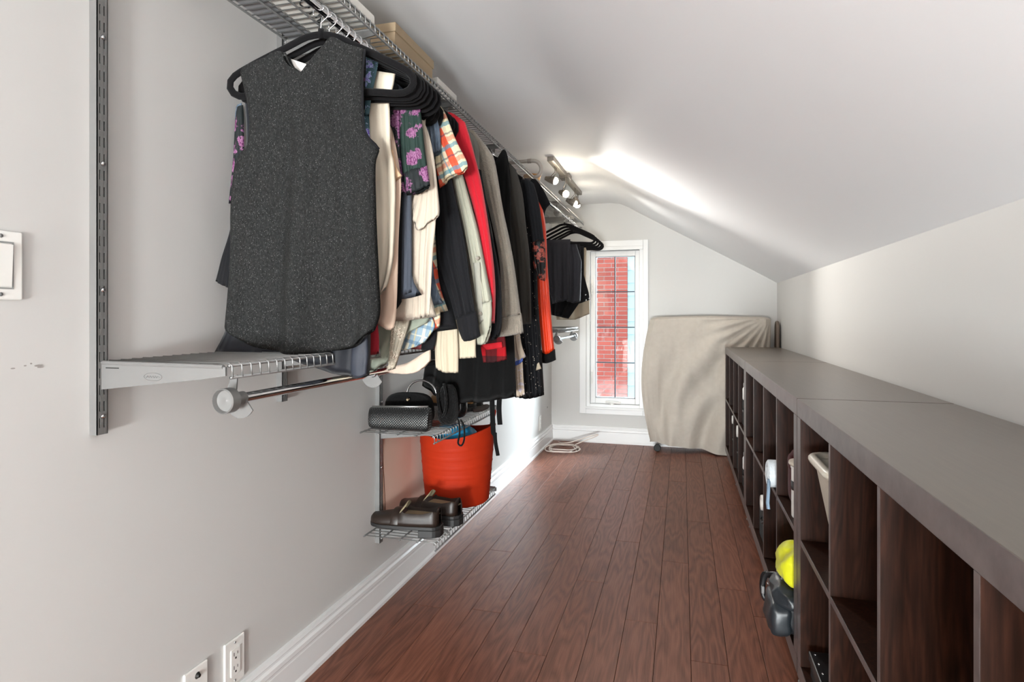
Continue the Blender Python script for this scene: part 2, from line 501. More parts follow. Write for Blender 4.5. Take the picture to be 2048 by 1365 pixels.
# ------------------------------------------------------------------ cube shelf units on the right
n = N('black_brown_veneer'); v = n.coord('World', (1, 1, .06)); g = n.noise(v, 130, 4, .6); g2 = n.noise(n.coord('World', (1, 1, .1)), 12, 2)
r2 = n.math('ABSOLUTE', n.math('SUBTRACT', n.math('FRACT', n.math('MULTIPLY', g2, 18.)), .5))
gg = n.math('ADD', n.math('MULTIPLY', g, .9), n.math('MULTIPLY', r2, .36))
n.base(n.ramp(gg, [(.32, hexc('1C0E07')), (.52, hexc('27140C')), (.74, hexc('351D13'))])); n.set(.45, 0, .12); n.bump(gg, .06, .0006); M_CAB = n.m
n = N('pale_sheen_top'); g = n.noise(n.coord('World', (1, .05, 1)), 150, 4, .6)
n.base(n.ramp(g, [(.3, hexc('4C4035')), (.7, hexc('574B3F'))])); n.set(.3, 0, 1.0); M_CTOP = n.m  # top lighter than the veneer: glancing room reflection put into base colour
n = N('sheen_edge_band'); g = n.noise(n.coord('World', (1, .3, .3)), 60, 4, .6)
n.base(n.ramp(g, [(.3, hexc('4E4544')), (.7, hexc('6A605E'))])); n.set(.34, 0, .8); M_CEDGE = n.m  # edge band paler than the panels: reflected wall light put into the colour
CX0, CX1 = .317, .707


def cabinet(y0, label):
    t = thing('cube_shelf_unit', label, 'shelf unit', (.512, y0 + .745, 0), 'black-brown cube shelf units along the right wall')
    z0 = .06; L = 1.49; g = .0022
    ya, yb = y0 + g, y0 + L - g
    obj('top_panel', MB().box(CX0, CX1, ya, yb, z0 + .74, z0 + .79), M_CTOP, t, bevel=.0015)
    obj('bottom_panel', MB().box(CX0, CX1, ya, yb, z0, z0 + .05), M_CAB, t, bevel=.0015)
    for a, b in ((ya, ya + .05), (yb - .05, yb)):
        obj('side_panel', MB().box(CX0, CX1, a, b, z0 + .05, z0 + .74), M_CAB, t, bevel=.0015)
    cell = (L - .1 - .048) / 4
    for k in range(4):
        a = y0 + .05 + k * (cell + .016)
        obj('shelf', MB().box(CX0 + .001, CX1, a, a + cell, z0 + .387, z0 + .403), M_CAB, t, bevel=.001)
        if k < 3: obj('divider', MB().box(CX0 + .0005, CX1, a + cell, a + cell + .016, z0 + .05, z0 + .74), M_CAB, t, bevel=.001)
    for yy in (y0 + .06, y0 + .745, y0 + L - .06):
        for xx in (CX0 + .03, CX1 - .05):
            obj('leg', MB().lathe([(.0, 0), (.017, 0), (.017, .006), (.008, .010), (.008, .0605), (0, .0605)], (xx, yy, 0), 14), M_WIRE, t, smooth='auto')
    for ch in t.children:
        if ch.name.split('.')[0] == 'leg': continue
        ch.data.materials.append(M_CEDGE)
        for p in ch.data.polygons:
            if p.normal.x < -.9: p.material_index = 1
    return t


C3 = cabinet(.40, 'black-brown cube shelf unit nearest the camera, holding a cream bin')
C2 = cabinet(1.892, 'middle black-brown cube shelf unit holding a yellow bag and a black backpack')
C1 = cabinet(3.385, 'farthest black-brown cube shelf unit, its end against the draped furniture')

# ------------------------------------------------------------------ wall standards, wire shelves and rods on the left wall
STD = [(.915, .857, 2.03), (1.475, .845, 2.03), (2.045, .24, 2.03), (2.62, .24, 2.03), (3.32, .845, 2.03), (4.05, .845, 2.03), (4.68, .845, 2.03)]
std_lab = ['full slotted metal wall standard nearest the camera at the left', 'slotted metal wall standard behind the charcoal sleeveless top',
           'long slotted metal wall standard beside the orange tub', 'long slotted metal wall standard behind the orange tub', 'slotted metal wall standard behind the black and orange jackets',
           'slotted metal wall standard behind the folded trousers', 'last slotted metal wall standard before the far window']
for (y, za, zb), lab in zip(STD, std_lab):
    t = thing('wall_standard', lab, 'shelf standard', (XL, y, za), 'slotted wall standards')
    x1 = XL + .019; w = .0115
    mb = MB().box(XL, x1, y - w, y - w + .0016, za, zb).box(XL, x1, y + w - .0016, y + w, za, zb)
    for a, b in ((-w, -.0068), (-.0042, .0022), (.0052, w)): mb.box(x1 - .0016, x1, y + a, y + b, za, zb)
    z = za; first = True
    while z < zb:
        mb.box(x1 - .0015, x1 - .0001, y - .007, y - .004, z, z + .013).box(x1 - .0015, x1 - .0001, y + .002, y + .0055, z, z + .013); z += .032
    obj('channel', mb, M_STEEL, t)
    obj('channel_back', MB().box(XL, XL + .006, y - w + .002, y + w - .002, za, zb), M_SLOT, t)
    for zz in [za + .035 + .245 * k for k in range(int((zb - za) / .245) + 1)]:
        if zz < zb: obj('screw', MB().lathe([(0, x1 + .003), (.003, x1 + .003), (.0055, x1)], (0, y + .001, zz), 10, 'x'), M_CHROME, t, smooth=True)


def wire_shelf(label, y0, y1, z, xb=-1.075, xf=-.79, brackets=(), drop=.026, long=(.25, .5, .75), group='silver wire shelves on the left wall', pitch=.0254, r=.0016, badge=None):
    t = thing('wire_shelf', label, 'wire shelf', ((xb + xf) / 2, (y0 + y1) / 2, z), group)
    mb = MB(); y = y0
    while y <= y1 + .001:
        mb.tube([(xb, y, z), (xf - .006, y, z), (xf, y, z - .004), (xf + .002, y, z - drop)], r, 5); y += pitch
    obj('cross_wire', mb, M_WIRE, t, smooth=True, kind='stuff')
    for xx, zz, rr in [(xb, z - .003, .003)] + [(xb + (xf - xb) * q, z - .0042, .0026) for q in long] + [(xf - .004, z - .0045, .003), (xf, z - drop, .003)]:
        obj('long_rail', MB().tube([(xx, y0 - .004, zz), (xx, y1 + .004, zz)], rr, 8), M_WIRE, t, smooth=True)
    for by in brackets:
        e = .0022
        br = obj('bracket', MB().prism([(XL + .018, z - .004), (xf - .004, z - .006), (xf - .004, z - .022), (xf - .06, z - .03), (XL + .018, z - .056)], by - e, by + e, 'y')
            .tube([(XL + .02, by, z - .004), (xf - .01, by, z - .006)], .0045, 8), M_STEEL, t, smooth='auto')
        if badge == by:
            cx, cz = (XL + xf) / 2 - .012, z - .028
            obj('badge', MB().tube([(cx + .021 * math.cos(a), by - e - .0004, cz + .0075 * math.sin(a)) for a in [2 * PI * k / 28 for k in range(28)]], .0006, 5, closed=True)
                .tube([(cx - .015 + .003 * k, by - e - .0003, cz + (.002 if k % 2 else -.0015)) for k in range(11)], .0005, 5), M_STEEL, br, smooth=True)
            obj('slot', MB().box(XL + .03, XL + .062, by - e - .0004, by, z - .0145, z - .0125), M_SLOT, br)
    return t


BR = [s[0] for s in STD]
wire_shelf('long upper wire shelf above all the hanging clothes', .62, 5.02, 1.868, brackets=BR)
wire_shelf('wire shelf under the charcoal top with an oval badge on its bracket', .925, 2.03, 1.0, brackets=(BR[0], BR[1], BR[2] - .02), badge=BR[0])
wire_shelf('low wire shelf carrying the clutch and black handbags', 1.885, 2.56, .684, xf=-.80, brackets=BR[2:4], pitch=.0254)
wire_shelf('lowest wire shelf carrying the orange tub and the loafers', 1.91, 2.585, .315, xf=-.805, brackets=BR[2:4])
wire_shelf('far wire shelf below the folded trousers', 3.95, 4.74, 1.0, brackets=BR[5:7])


def rod(label, y0, y1, z, hooks, x=-.81, group='chrome closet rods'):
    t = thing('closet_rod', label, 'closet rod', (x, (y0 + y1) / 2, z), group)
    obj('tube', MB().tube([(x, y0, z), (x, y1, z)], .0095, 20), M_CHROME, t, smooth='auto')
    for a, d in ((y0, -1), (y1, 1)):
        obj('end_cap', MB().lathe([(.0105, a - d * .045), (.0125, a - d * .043), (.0125, a - d * .012), (.0235, a - d * .010), (.0235, a + d * .010), (.0215, a + d * .012), (.0205, a + d * .008), (.0195, a + d * .003), (.003, a + d * .002), (0, a + d * .003)], (x, 0, z), 28, 'y'),
            M_STEEL, t, smooth='auto')
    for h in hooks:
        pts = [(x - .020, z + .044), (x - .034, z + .010)] + [(x - .002 + .033 * math.cos(q), z - .006 + .033 * math.sin(q)) for q in [math.radians(165 + 15 * k) for k in range(12)]]
        inn = [(x + .0115 * math.cos(q), z + .0115 * math.sin(q)) for q in [math.radians(-10 - 17 * k) for k in range(12)]]
        pts = pts + inn + [(x - .008, z + .044)]
        obj('rod_hook', MB().prism(pts, h - .0015, h + .0015, 'y'), M_STEEL, t)
    return t


rod('upper chrome closet rod holding all the hangers', .70, 4.98, 1.80, [b + .01 for b in BR])
rod('lower chrome closet rod under the charcoal top', .935, 2.01, .93, [BR[0] + .058, BR[1] + .012])
rod('short far chrome closet rod below the folded trousers', 4.0, 4.70, .93, [BR[5] + .014, BR[6] - .014])


# ------------------------------------------------------------------ switch, outlets, marks
def plate(name, label, cat, y, z, w=.072, h=.116, group=None):
    t = thing(name, label, cat, (XL, y, z), group)
    obj('cover_plate', MB().box(XL, XL + .006, y - w / 2, y + w / 2, z - h / 2, z + h / 2), M_PLATE, t, bevel=.003)
    return t


t = plate('light_switch', 'white rocker light switch plate at the left edge', 'light switch', .742, 1.172)
obj('rocker', MB().prism([(XL + .006, 1.136), (XL + .0075, 1.136), (XL + .011, 1.207), (XL + .006, 1.209)], .725, .759, 'y').add([], []), M_PLATE, t, bevel=.001)
obj('rocker_frame', MB().box(XL + .006, XL + .0068, .722, .7245, 1.132, 1.212).box(XL + .006, XL + .0068, .7595, .762, 1.132, 1.212).box(XL + .006, XL + .0068, .7245, .7595, 1.2095, 1.212).box(XL + .006, XL + .0068, .7245, .7595, 1.132, 1.1345), plain('grey_gap', (.3, .3, .29), .6), t)
for z in (1.172 - .049, 1.172 + .049): obj('screw', MB().lathe([(0, XL + .0075), (.003, XL + .0073), (.0035, XL + .006)], (0, .742, z), 12, 'x'), M_STEEL, t, smooth=True)


def socket(y, z, lab, name='wall_outlet'):
    t = plate(name, lab, 'outlet', y, z)
    face = obj('receptacle', MB().box(XL + .006, XL + .0085, y - .0165, y + .0165, z - .034, z + .034), M_PLATE, t, bevel=.001)
    for q in (-.017, .017):
        obj('slots', MB().box(XL + .0083, XL + .0087, y - .0075, y - .0055, z + q - .001, z + q + .008).box(XL + .0083, XL + .0087, y + .0055, y + .0072, z + q, z + q + .007)
            .lathe([(0, XL + .0087), (.0028, XL + .0087), (.0028, XL + .0083)], (0, y, z + q - .0075), 10, 'x'), M_SLOT, face)
    for q in (-.048, .048): obj('screw', MB().lathe([(0, XL + .0075), (.0025, XL + .0072), (.003, XL + .006)], (0, y, z + q), 10, 'x'), M_STEEL, t)


socket(1.292, .208, 'white double wall outlet above the left baseboard')
socket(4.74, .225, 'small white wall outlet in the far left corner by the window')
t = plate('cable_plate', 'white wall plate with a jack at the bottom edge of the photo', 'wall plate', 1.165, .206)
obj('jack', MB().lathe([(0, XL + .0125), (.004, XL + .0125), (.0055, XL + .009), (.008, XL + .006)], (0, 1.168, .243), 12, 'x'), M_SLOT, t, smooth='auto')
for i, (y, z, a, b) in enumerate([(.765, .997, .004, .0012), (.785, 1.0, .0025, .0012), (.795, 1.003, .002, .0015), (.808, .9985, .008, .002), (.811, .9955, .006, .0015)]):
    obj('scuff_mark', MB().prism([(y + a * math.cos(q), z + b * math.sin(q)) for q in [PI / 4 * k for k in range(8)]], XL - .001, XL + .0004, 'x'), plain('scuff_grey', (.33, .30, .28), .8), wl, world=True)
obj('nail_hole', MB().lathe([(0, XL + .0006), (.008, XL + .0006), (.008, XL - .001)], (0, 5.03, .31), 12, 'x'), M_SLOT, wl)

# ------------------------------------------------------------------ track light
M_BULB = N('lit_bulb'); M_BULB.b.inputs['Emission Color'].default_value = (1, .9, .72, 1); M_BULB.b.inputs['Emission Strength'].default_value = 110; M_BULB = M_BULB.m
M_BRONZE = plain('brushed_lamp_metal', (.23, .2, .17), .4, .6)
tl = thing('track_light', 'ceiling track light with lit spot bulbs above the far end of the shelf', 'track light', (-.765, 4.12, 2.05))
obj('track', MB().box(-.785, -.745, 3.58, 4.66, 2.022, 2.05), M_BRONZE, tl, bevel=.003)
obj('power_feed', MB().box(-.80, -.73, 4.02, 4.12, 2.018, 2.049), M_BRONZE, tl, bevel=.004)
lamps = [((-.765, 3.74, 1.935), (.45, 3.55, 1.5)), ((-.745, 3.99, 1.90), (.7, 2.7, 1.15)), ((-.75, 4.38, 1.905), (.72, 4.6, 1.2)), ((-.77, 4.60, 1.93), (-.5, 5.0, .8))]
for i, (p, q) in enumerate(lamps):
    p = Vector(p); d = (Vector(q) - p).normalized(); b = p - d * .045
    hd = obj('lamp_head', MB().tube([tuple(b - d * .03), tuple(b - d * .028), tuple(b), tuple(p - d * .006), tuple(p - d * .004)], [.001, .013, .02, .026, .0255], 18), M_BRONZE, tl, smooth='auto')
    obj('yoke', MB().tube([(p.x, p.y - .022, 2.022), (p.x, p.y - .02, (2.022 + b.z) / 2), (b.x, b.y - .021, b.z)], .0025, 6).tube([(p.x, p.y + .022, 2.022), (p.x, p.y + .02, (2.022 + b.z) / 2), (b.x, b.y + .021, b.z)], .0025, 6), M_BRONZE, hd, smooth=True)
    obj('bulb', MB().tube([tuple(p - d * .006), tuple(p + d * .004), tuple(p + d * .012), tuple(p + d * .015)], [.02, .021, .013, .001], 16), M_BULB, hd, smooth=True)
    sp = spot('track_spot', tuple(p + d * .03), q, [17, 88, 15, 6][i], [105, 80, 75, 90][i], .9, (1, .965, .91), .018)

# ------------------------------------------------------------------ hangers
def make_hanger():
    t = thing('velvet_hanger', 'x', 'hanger', (0, 0, 0), 'black velvet hangers on the upper rod')
    a = [(0, -.03)] + [(.018 * math.cos(q), -.0066 + .018 * math.sin(q)) for q in [math.radians(-50 + 18 * k) for k in range(15)]]
    obj('hook', MB().tube([(0, 0, -.062)] + [(x, 0, z) for x, z in a], .0017, 6), M_CHROME, t, world=False, smooth=True)
    h = [(.0, -.057), (.035, -.063), (.075, -.082), (.13, -.108), (.18, -.133), (.21, -.152), (.219, -.172), (.207, -.192), (.18, -.198), (.10, -.193)]
    path = [(x, 0, z) for x, z in h] + [(-x, 0, z) for x, z in reversed(h[1:])]
    n_ = 60
    P = resample(path + [path[0]], n_)[:-1]
    obj('hanger_body', MB().tube(P, 0, 8, closed=True, flat=(.0036, .0085, (0, 1, 0))).tube([(0, 0, -.045), (0, 0, -.066)], .007, 8), M_VELVET, t, world=False, smooth=True)
    return t


HANGER = make_hanger(); HUSED = [0]


def hanger(y, label, rz=0, x=-.81, k=None):
    h = HANGER if not HUSED[0] else copy_tree(HANGER)
    HUSED[0] += 1
    h.location = (x, y, 1.80); h.rotation_euler = (0, 0, rz); h['label'] = label
    h.scale = (k or (1 if y < 1.44 or y > 4 else .84), 1, 1)
    return h


# ------------------------------------------------------------------ fabrics
n = N('glitter_knit'); v = n.coord()
f = n.noise(n.coord(scale=(1, 1, .5)), 320, 3, .7)
vd = n.voro(v, 780); vc = n.voro(v, 780, out='Color'); rr = n.sep(vc)[0]
spk = n.math('MULTIPLY', n.math('LESS_THAN', vd, .36), n.math('GREATER_THAN', rr, .935))
b = n.ramp(f, [(.3, (.008, .008, .008)), (.55, (.019, .019, .0185)), (.8, (.044, .044, .043))])
br = n.maprange(rr, .93, 1, .05, .30); ccx = n.new('ShaderNodeCombineColor'); [n.put(ccx.inputs[i], br) for i in range(3)]
n.base(n.mix(spk, b, ccx.outputs[0])); n.set(.85, 0, .1, .0); n.bump(n.noise(n.coord(scale=(1, 1, .35)), 14, 2), .35, .012); M_GLIT = n.m


def blotch(name, ground, petals, scale, thr=.33, frac=.5, rot=(0, 0, 0), rough=.6):
    """flower-like print: radial petals round scattered cell centres"""
    n = N(name); v = n.coord(scale=(1, 0, 1), rot=rot)
    d = n.new('ShaderNodeTexNoise'); n.put(d.inputs['Vector'], v); d.inputs['Scale'].default_value = scale * 2.2; d.inputs['Detail'].default_value = 2
    mxv = n.new('ShaderNodeMix', data_type='VECTOR'); mxv.inputs[0].default_value = .035; n.put(mxv.inputs[4], v); n.put(mxv.inputs[5], d.outputs['Color'])
    vd = n.voro(mxv.outputs[1], scale); vc = n.sep(n.voro(mxv.outputs[1], scale, out='Color'))
    fine = n.noise(n.coord(scale=(3, 1, 1), rot=rot), scale * 7, 2, .6)
    lim = n.math('ADD', n.math('MULTIPLY', fine, .5), thr - .25)
    msk = n.math('MULTIPLY', n.math('LESS_THAN', vd, lim), n.math('LESS_THAN', vc[0], frac))
    pet = n.ramp(fine, [(.3, petals[0]), (.45, petals[1]), (.55, petals[2]), (.7, petals[1])])
    n.base(n.mix(msk, ground, pet)); n.set(rough, 0, .15, .0)
    n.bump(n.noise(n.coord(scale=(1, 1, .6)), 15, 2), .4, .008); return n.m


M_DFLOR = blotch('dark_floral', (.014, .017, .018), [(.05, .005, .035), (.14, .03, .11), (.30, .15, .25)], 25, .50, .72)
M_GFLOR = blotch('green_floral', (.018, .034, .028), [(.05, .005, .035), (.14, .03, .11), (.30, .15, .25)], 24, .44, .55)
M_VFLOR = blotch('violet_floral', (.05, .10, .12), [(.10, .03, .35), (.22, .10, .60), (.5, .7, .75)], 40, .5, .8)
M_SNAKE = blotch('brown_leaf_print', hexc('9C9383'), [(.03, .02, .015), (.2, .14, .1), (.75, .68, .55)], 42, .45, .75)
M_SCARF = blotch('beige_blue_print', hexc('B5A594'), [(.05, .07, .25), (.3, .3, .45), (.75, .66, .6)], 45, .38, .6)
M_ROSE = blotch('rose_sequin', (.008, .007, .007), [(.25, .02, .015), (.42, .10, .07), (.05, .01, .01)], 42, .5, .85, rough=.35)


def stripes(n, c, period, a, b, phase=0):
    f = n.math('FRACT', n.math('ADD', n.math('MULTIPLY', c, 1 / period), phase))
    return n.math('MULTIPLY', n.math('GREATER_THAN', f, a), n.math('LESS_THAN', f, b))


def plaid(name, ground, bands, rot=0):
    n = N(name); s = n.sep(n.coord(rot=(0, rot, 0))); c = ground
    for ax, per, a, b, col, al in bands:
        c = n.mix(n.math('MULTIPLY', stripes(n, s[ax], per, a, b, .13), al), c, col)
    n.base(c); n.set(.85, 0, .15, .0); n.bump(n.noise(n.coord(scale=(1, 1, .6)), 15, 2), .4, .008); return n.m


RD, TL, WH, NV, BU, CR = hexc('CC4A30'), hexc('2D7F93'), hexc('E8E2D6'), hexc('2C3A55'), hexc('7C93A8'), hexc('D2C4A8')
M_PLAID = plaid('orange_plaid', CR, [(0, .062, .0, .3, RD, .95), (0, .062, .45, .62, hexc('D8C9A6'), .7), (2, .062, .0, .18, TL, .7), (2, .062, .3, .52, RD, .55), (2, .062, .62, .70, NV, .6), (0, .062, .78, .84, TL, .6)], .45)
M_PLAID2 = plaid('blue_plaid', hexc('8FA3B0'), [(0, .04, .0, .22, hexc('D9D2B8'), .8), (0, .04, .5, .62, hexc('C9B98C'), .8), (2, .05, .0, .2, hexc('5E7C94'), .7), (2, .05, .5, .58, hexc('D6D2BF'), .6)], -.25)
M_BUFF = plaid('buffalo_plaid', hexc('A3171F'), [(2, .07, .45, 1., (.012, .011, .012), .72), (0, .09, .0, .45, (.012, .011, .012), .72)])

M_SHEER = fabric('sheer_navy', hexc('1B1D23'), .55, 900, .1, .12, .1, .6)
M_IVORY = fabric('ivory_satin', hexc('D3C7B4'), .42, 1200, .05, .04, .05, .9)
M_PEACH = fabric('peach_crepe', hexc('CDB39F'), .7, 1200, .1, .04)
M_SLATE = fabric('slate_blue', hexc('4E545F'), .7, 1000, .1, .05)
M_LINEN = fabric('beige_linen', hexc('C3B6A6'), .85, 700, .4, .06, .1, .9)
M_SAGE = fabric('sage_crepe', hexc('8E9486'), .75, 1000, .1, .05)
M_OLIVE = fabric('sage_linen', hexc('A3A292'), .85, 800, .3, .06, .1, .7)
n = N('denim'); f = n.noise(n.coord(scale=(1, 1, .3)), 60, 4, .7)
n.base(n.ramp(f, [(.3, hexc('414C5B')), (.55, hexc('63707F')), (.75, hexc('95A2AE'))])); n.set(.9, 0, .2); n.bump(f, .3, .002); M_DENIM = n.m
M_BLKC = fabric('black_cotton', (.0075, .0075, .009), .8, 900, .3, .2, .04, .8, .15)
M_BLKW = fabric('black_wool', (.006, .0058, .0058), .9, 700, .5, .2, .04, .5, .12)
M_CREAM = fabric('cream_twill', hexc('BFB39D'), .85, 800, .3, .06)
M_RED = fabric('red_wool', hexc('B01424'), .85, 900, .3, .06, .25, .5)
M_CRIM = fabric('dark_red_cloth', hexc('8C1A26'), .8, 900)
M_KNIT = fabric('taupe_knit', hexc('8A8175'), .95, 330, 1.6, .16, .3, .4)
M_TAUPE = fabric('taupe_grey_wool', hexc('74716A'), .9, 600, .5, .08)
M_CHAR = fabric('charcoal_olive', hexc('33302C'), .8, 700, .3, .1)
M_ORNG = fabric('orange_red_satin', hexc('DC3A14'), .42, 1000, .05, .05, .0, .6, .35)
M_PANT = fabric('charcoal_suiting', hexc('2A2A30'), .75, 900, .2, .08, .05, .7, .2)
M_KHAKI = fabric('khaki_cloth', hexc('AA9C88'), .85, 700, .3, .08)
n = N('black_sequin'); vd = n.voro(n.coord(), 190); vc = n.sep(n.voro(n.coord(), 190, out='Color'))
sq = n.math('MULTIPLY', n.math('LESS_THAN', vd, .35), n.math('GREATER_THAN', vc[0], .945))
n.base(n.mix(sq, (.007, .007, .0085), (.5, .42, .34))); n.set(.7, 0, .15); n.bump(n.noise(n.coord(scale=(1, 1, .4)), 20, 3), .5, .01); M_SEQ = n.m

# ------------------------------------------------------------------ hanging clothes, from the near end of the rod to the far end
CG = None


def garment(name, label, cat, y):
    return thing(name, label, cat, (-.81, y, 1.66))


def body(t, mat, y, hem=1.06, xl=-1.03, xr=-.60, th=.024, tw=0, seed=0, name='body', flare=.02, shoulder=1.612, **k):
    return cloth(name, mat, t, y, [(xl + .01, shoulder - .004), (-.93, 1.672), (-.86, 1.71), (-.84, 1.712), (-.81, 1.69), (-.78, 1.712), (-.76, 1.71), (-.69, 1.672), (xr - .01, shoulder - .004)],
                 [(xr - .01, shoulder - .004), (xr - .02, 1.40), (xr - .01, 1.2), (xr + flare, hem)], [(xl - flare, hem), (-.9, hem - .012), (-.72, hem - .012), (xr + flare, hem)],
                 [(xl + .01, shoulder - .004), (xl + .02, 1.40), (xl + .01, 1.2), (xl - flare, hem)], th=th, tw=tw, px=False, seed=seed, na=22, ns=24, **k)


hl = lambda d: 'black velvet hanger ' + d
# charcoal glitter top
TW0 = .22
y = 1.238; hanger(y, hl('carrying the charcoal glitter sleeveless top'), math.atan(TW0))
t = garment('sleeveless_top', 'charcoal grey sleeveless top flecked with silver glitter, nearest on the rod', 'top', y)
cloth('body', M_GLIT, t, y - .024, [(478, 144), (490, 134), (513, 125), (537, 117), (548, 110), (569, 107), (575, 120), (584, 134), (598, 144), (610, 151), (620, 140), (638, 118), (656, 97), (671, 80), (700, 92), (730, 99)],
      [(730, 99), (728, 117), (726, 171), (728, 244), (735, 270), (759, 297), (753, 330), (755, 420), (758, 561), (760, 625), (750, 661)],
      [(454, 645), (479, 673), (509, 692), (558, 702), (608, 708), (650, 704), (694, 697), (736, 672), (750, 661)],
      [(478, 144), (484, 172), (494, 215), (499, 260), (495, 300), (480, 314), (470, 346), (462, 420), (460, 462), (457, 561), (454, 645)], th=.034, tw=TW0, fold=.0125, nf=3, seed=3, na=64, ns=64, topopen=True, drift=.25)
for q, c_ in (('neckline', [(548, 110), (569, 106), (575, 119), (584, 133), (598, 143.5), (610, 150.5), (620, 139.5), (638, 117), (656, 96), (671, 79)]),):
    P = resample([plane_pt(u, v, y - .034, TW0) for u, v in c_], 30)
    obj('neckline', MB().tube(P, .0022, 6), M_GLIT, t, smooth=True)
P = resample([plane_pt(u, v, y - .030, TW0) for u, v in [(730, 99), (727, 130), (725, 171), (727, 244), (735, 272), (758, 298)]], 30)
obj('armhole_binding', MB().tube(P, .0028, 6), M_BLKC, t, smooth=True)
obj('care_label', MB().add([plane_pt(u, v, y + q, TW0) for q in (.0, .0015) for u, v in ((582, 118), (612, 128), (613, 152), (597, 146), (585, 135))], [(0, 1, 2, 3, 4), (9, 8, 7, 6, 5)] + [(i, (i + 1) % 5, (i + 1) % 5 + 5, i + 5) for i in range(5)]), plain('label_white', (.8, .76, .72), .7), t)

y = 1.272; tw = .2; hanger(y, hl('carrying the sheer navy blouse behind the charcoal top'), math.atan(tw))
t = garment('sheer_blouse', 'sheer navy black blouse, hem showing below the charcoal top', 'blouse', y)
cloth('body', M_SHEER, t, y, [(486, 170), (560, 120), (610, 170), (660, 110), (722, 150)], [(722, 150), (722, 330), (738, 560), (738, 680), (735, 752)],
      [(427, 706), (470, 709), (540, 712), (590, 722), (640, 738), (690, 752), (720, 757), (735, 752)], [(486, 170), (492, 320), (472, 500), (455, 640), (427, 706)], th=.02, tw=tw, fold=.005, nf=5, seed=5, na=48)
cloth('hem_panel', fabric('sheer_navy_band', hexc('2A2D36'), .5, 900, .1), t, y - .016, [(706, 672), (736, 668)], [(736, 668), (737, 710), (734, 750)], [(702, 752), (718, 757), (734, 750)], [(706, 672), (702, 710), (702, 752)], th=.006, tw=tw, fold=.001, na=8, ns=14)

y = 1.30; hanger(y, hl('carrying the violet floral camisole'), .12)
t = garment('floral_camisole', 'violet and teal floral camisole, strap peeking right of the charcoal top', 'camisole', y)
cloth('body', M_VFLOR, t, y, [(560, 230), (620, 250), (690, 235), (738, 225)], [(738, 225), (740, 300), (741, 480), (744, 640)], [(500, 650), (600, 660), (744, 640)], [(560, 230), (520, 300), (505, 480), (500, 650)], th=.02, tw=.12, seed=8)
cloth('strap', M_VFLOR, t, y - .003, [(732, 114), (758, 120)], [(758, 120), (752, 152), (744, 190), (738, 232)], [(730, 234), (738, 232)], [(732, 114), (731, 152), (730, 190), (730, 234)], th=.012, tw=.12, na=8, ns=16, fold=.001)

y = 1.332; hanger(y, hl('carrying the ivory satin tank'), .05)
t = garment('satin_tank', 'ivory satin tank top with gathered hem right of the charcoal top', 'tank top', y)
cloth('body', M_IVORY, t, y, [(575, 300), (640, 330), (700, 300), (742, 190), (768, 182)], [(768, 182), (779, 205), (781, 292), (789, 330), (793, 400), (790, 500), (782, 550), (772, 581)],
      [(560, 600), (650, 605), (735, 592), (756, 590), (772, 581)], [(575, 300), (565, 450), (560, 600)], th=.02, fold=.005, nf=7, seed=11, na=56)
cloth('strap', M_IVORY, t, y - .004, [(752, 142), (791, 148)], [(791, 148), (787, 172), (781, 194)], [(742, 192), (781, 194)], [(752, 142), (746, 165), (742, 192)], th=.01, na=10, ns=12, fold=.001)

y = 1.362; hanger(y, hl('carrying the peach blouse'), .03)
t = garment('peach_blouse', 'peach crepe blouse with curved hem beside the ivory tank', 'blouse', y)
cloth('body', M_PEACH, t, y, [(590, 260), (660, 300), (740, 260), (779, 250), (786, 300)], [(786, 300), (800, 350), (803, 380), (798, 495), (793, 627), (787, 661)],
      [(580, 640), (700, 640), (763, 652), (776, 660), (787, 661)], [(590, 260), (585, 450), (580, 640)], th=.022, fold=.004, nf=5, seed=13, na=40)
cloth('collar', fabric('apricot_crepe', hexc('D2AE8C'), .7, 1000, .1), t, y - .010, [(775, 300), (786, 300)], [(786, 300), (792, 330), (804, 352)], [(788, 365), (804, 352)], [(775, 300), (780, 330), (788, 365)], th=.008, na=8, ns=12, fold=.001)

y = 1.392; hanger(y, hl('carrying the dark floral blouse'), .02)
t = garment('floral_blouse', 'black short-sleeved blouse printed with magenta flowers', 'blouse', y)
body(t, M_DFLOR, y, 1.2, seed=14, th=.02, xr=-.70)
cloth('body_panel', M_DFLOR, t, y - .003, [(774, 202), (800, 200)], [(800, 200), (800, 290), (806, 352), (812, 388)], [(790, 372), (812, 388)], [(774, 202), (776, 290), (782, 330), (790, 372)], th=.014, na=12, ns=20, fold=.002)
cloth('sleeve', M_GFLOR, t, y - .006, [(800, 196), (818, 186), (835, 184)], [(835, 184), (844, 240), (850, 305), (860, 371)], [(812, 389), (838, 382), (860, 371)], [(800, 196), (800, 290), (806, 350), (812, 389)], th=.022, na=24, ns=30, fold=.003, seed=4)
cloth('cuff', M_DFLOR, t, y - .008, [(806, 345), (830, 336), (854, 331)], [(854, 331), (860, 372)], [(813, 391), (838, 384), (860, 372)], [(806, 345), (813, 391)], th=.026, na=20, ns=8, fold=.002, seed=4)
cloth('rear_sleeve', M_DFLOR, t, 1.245, [(474, 214), (486, 210)], [(486, 210), (488, 300), (484, 400)], [(459, 408), (484, 400)], [(474, 214), (466, 320), (459, 408)], th=.012, na=10, ns=20, fold=.002, seed=6)

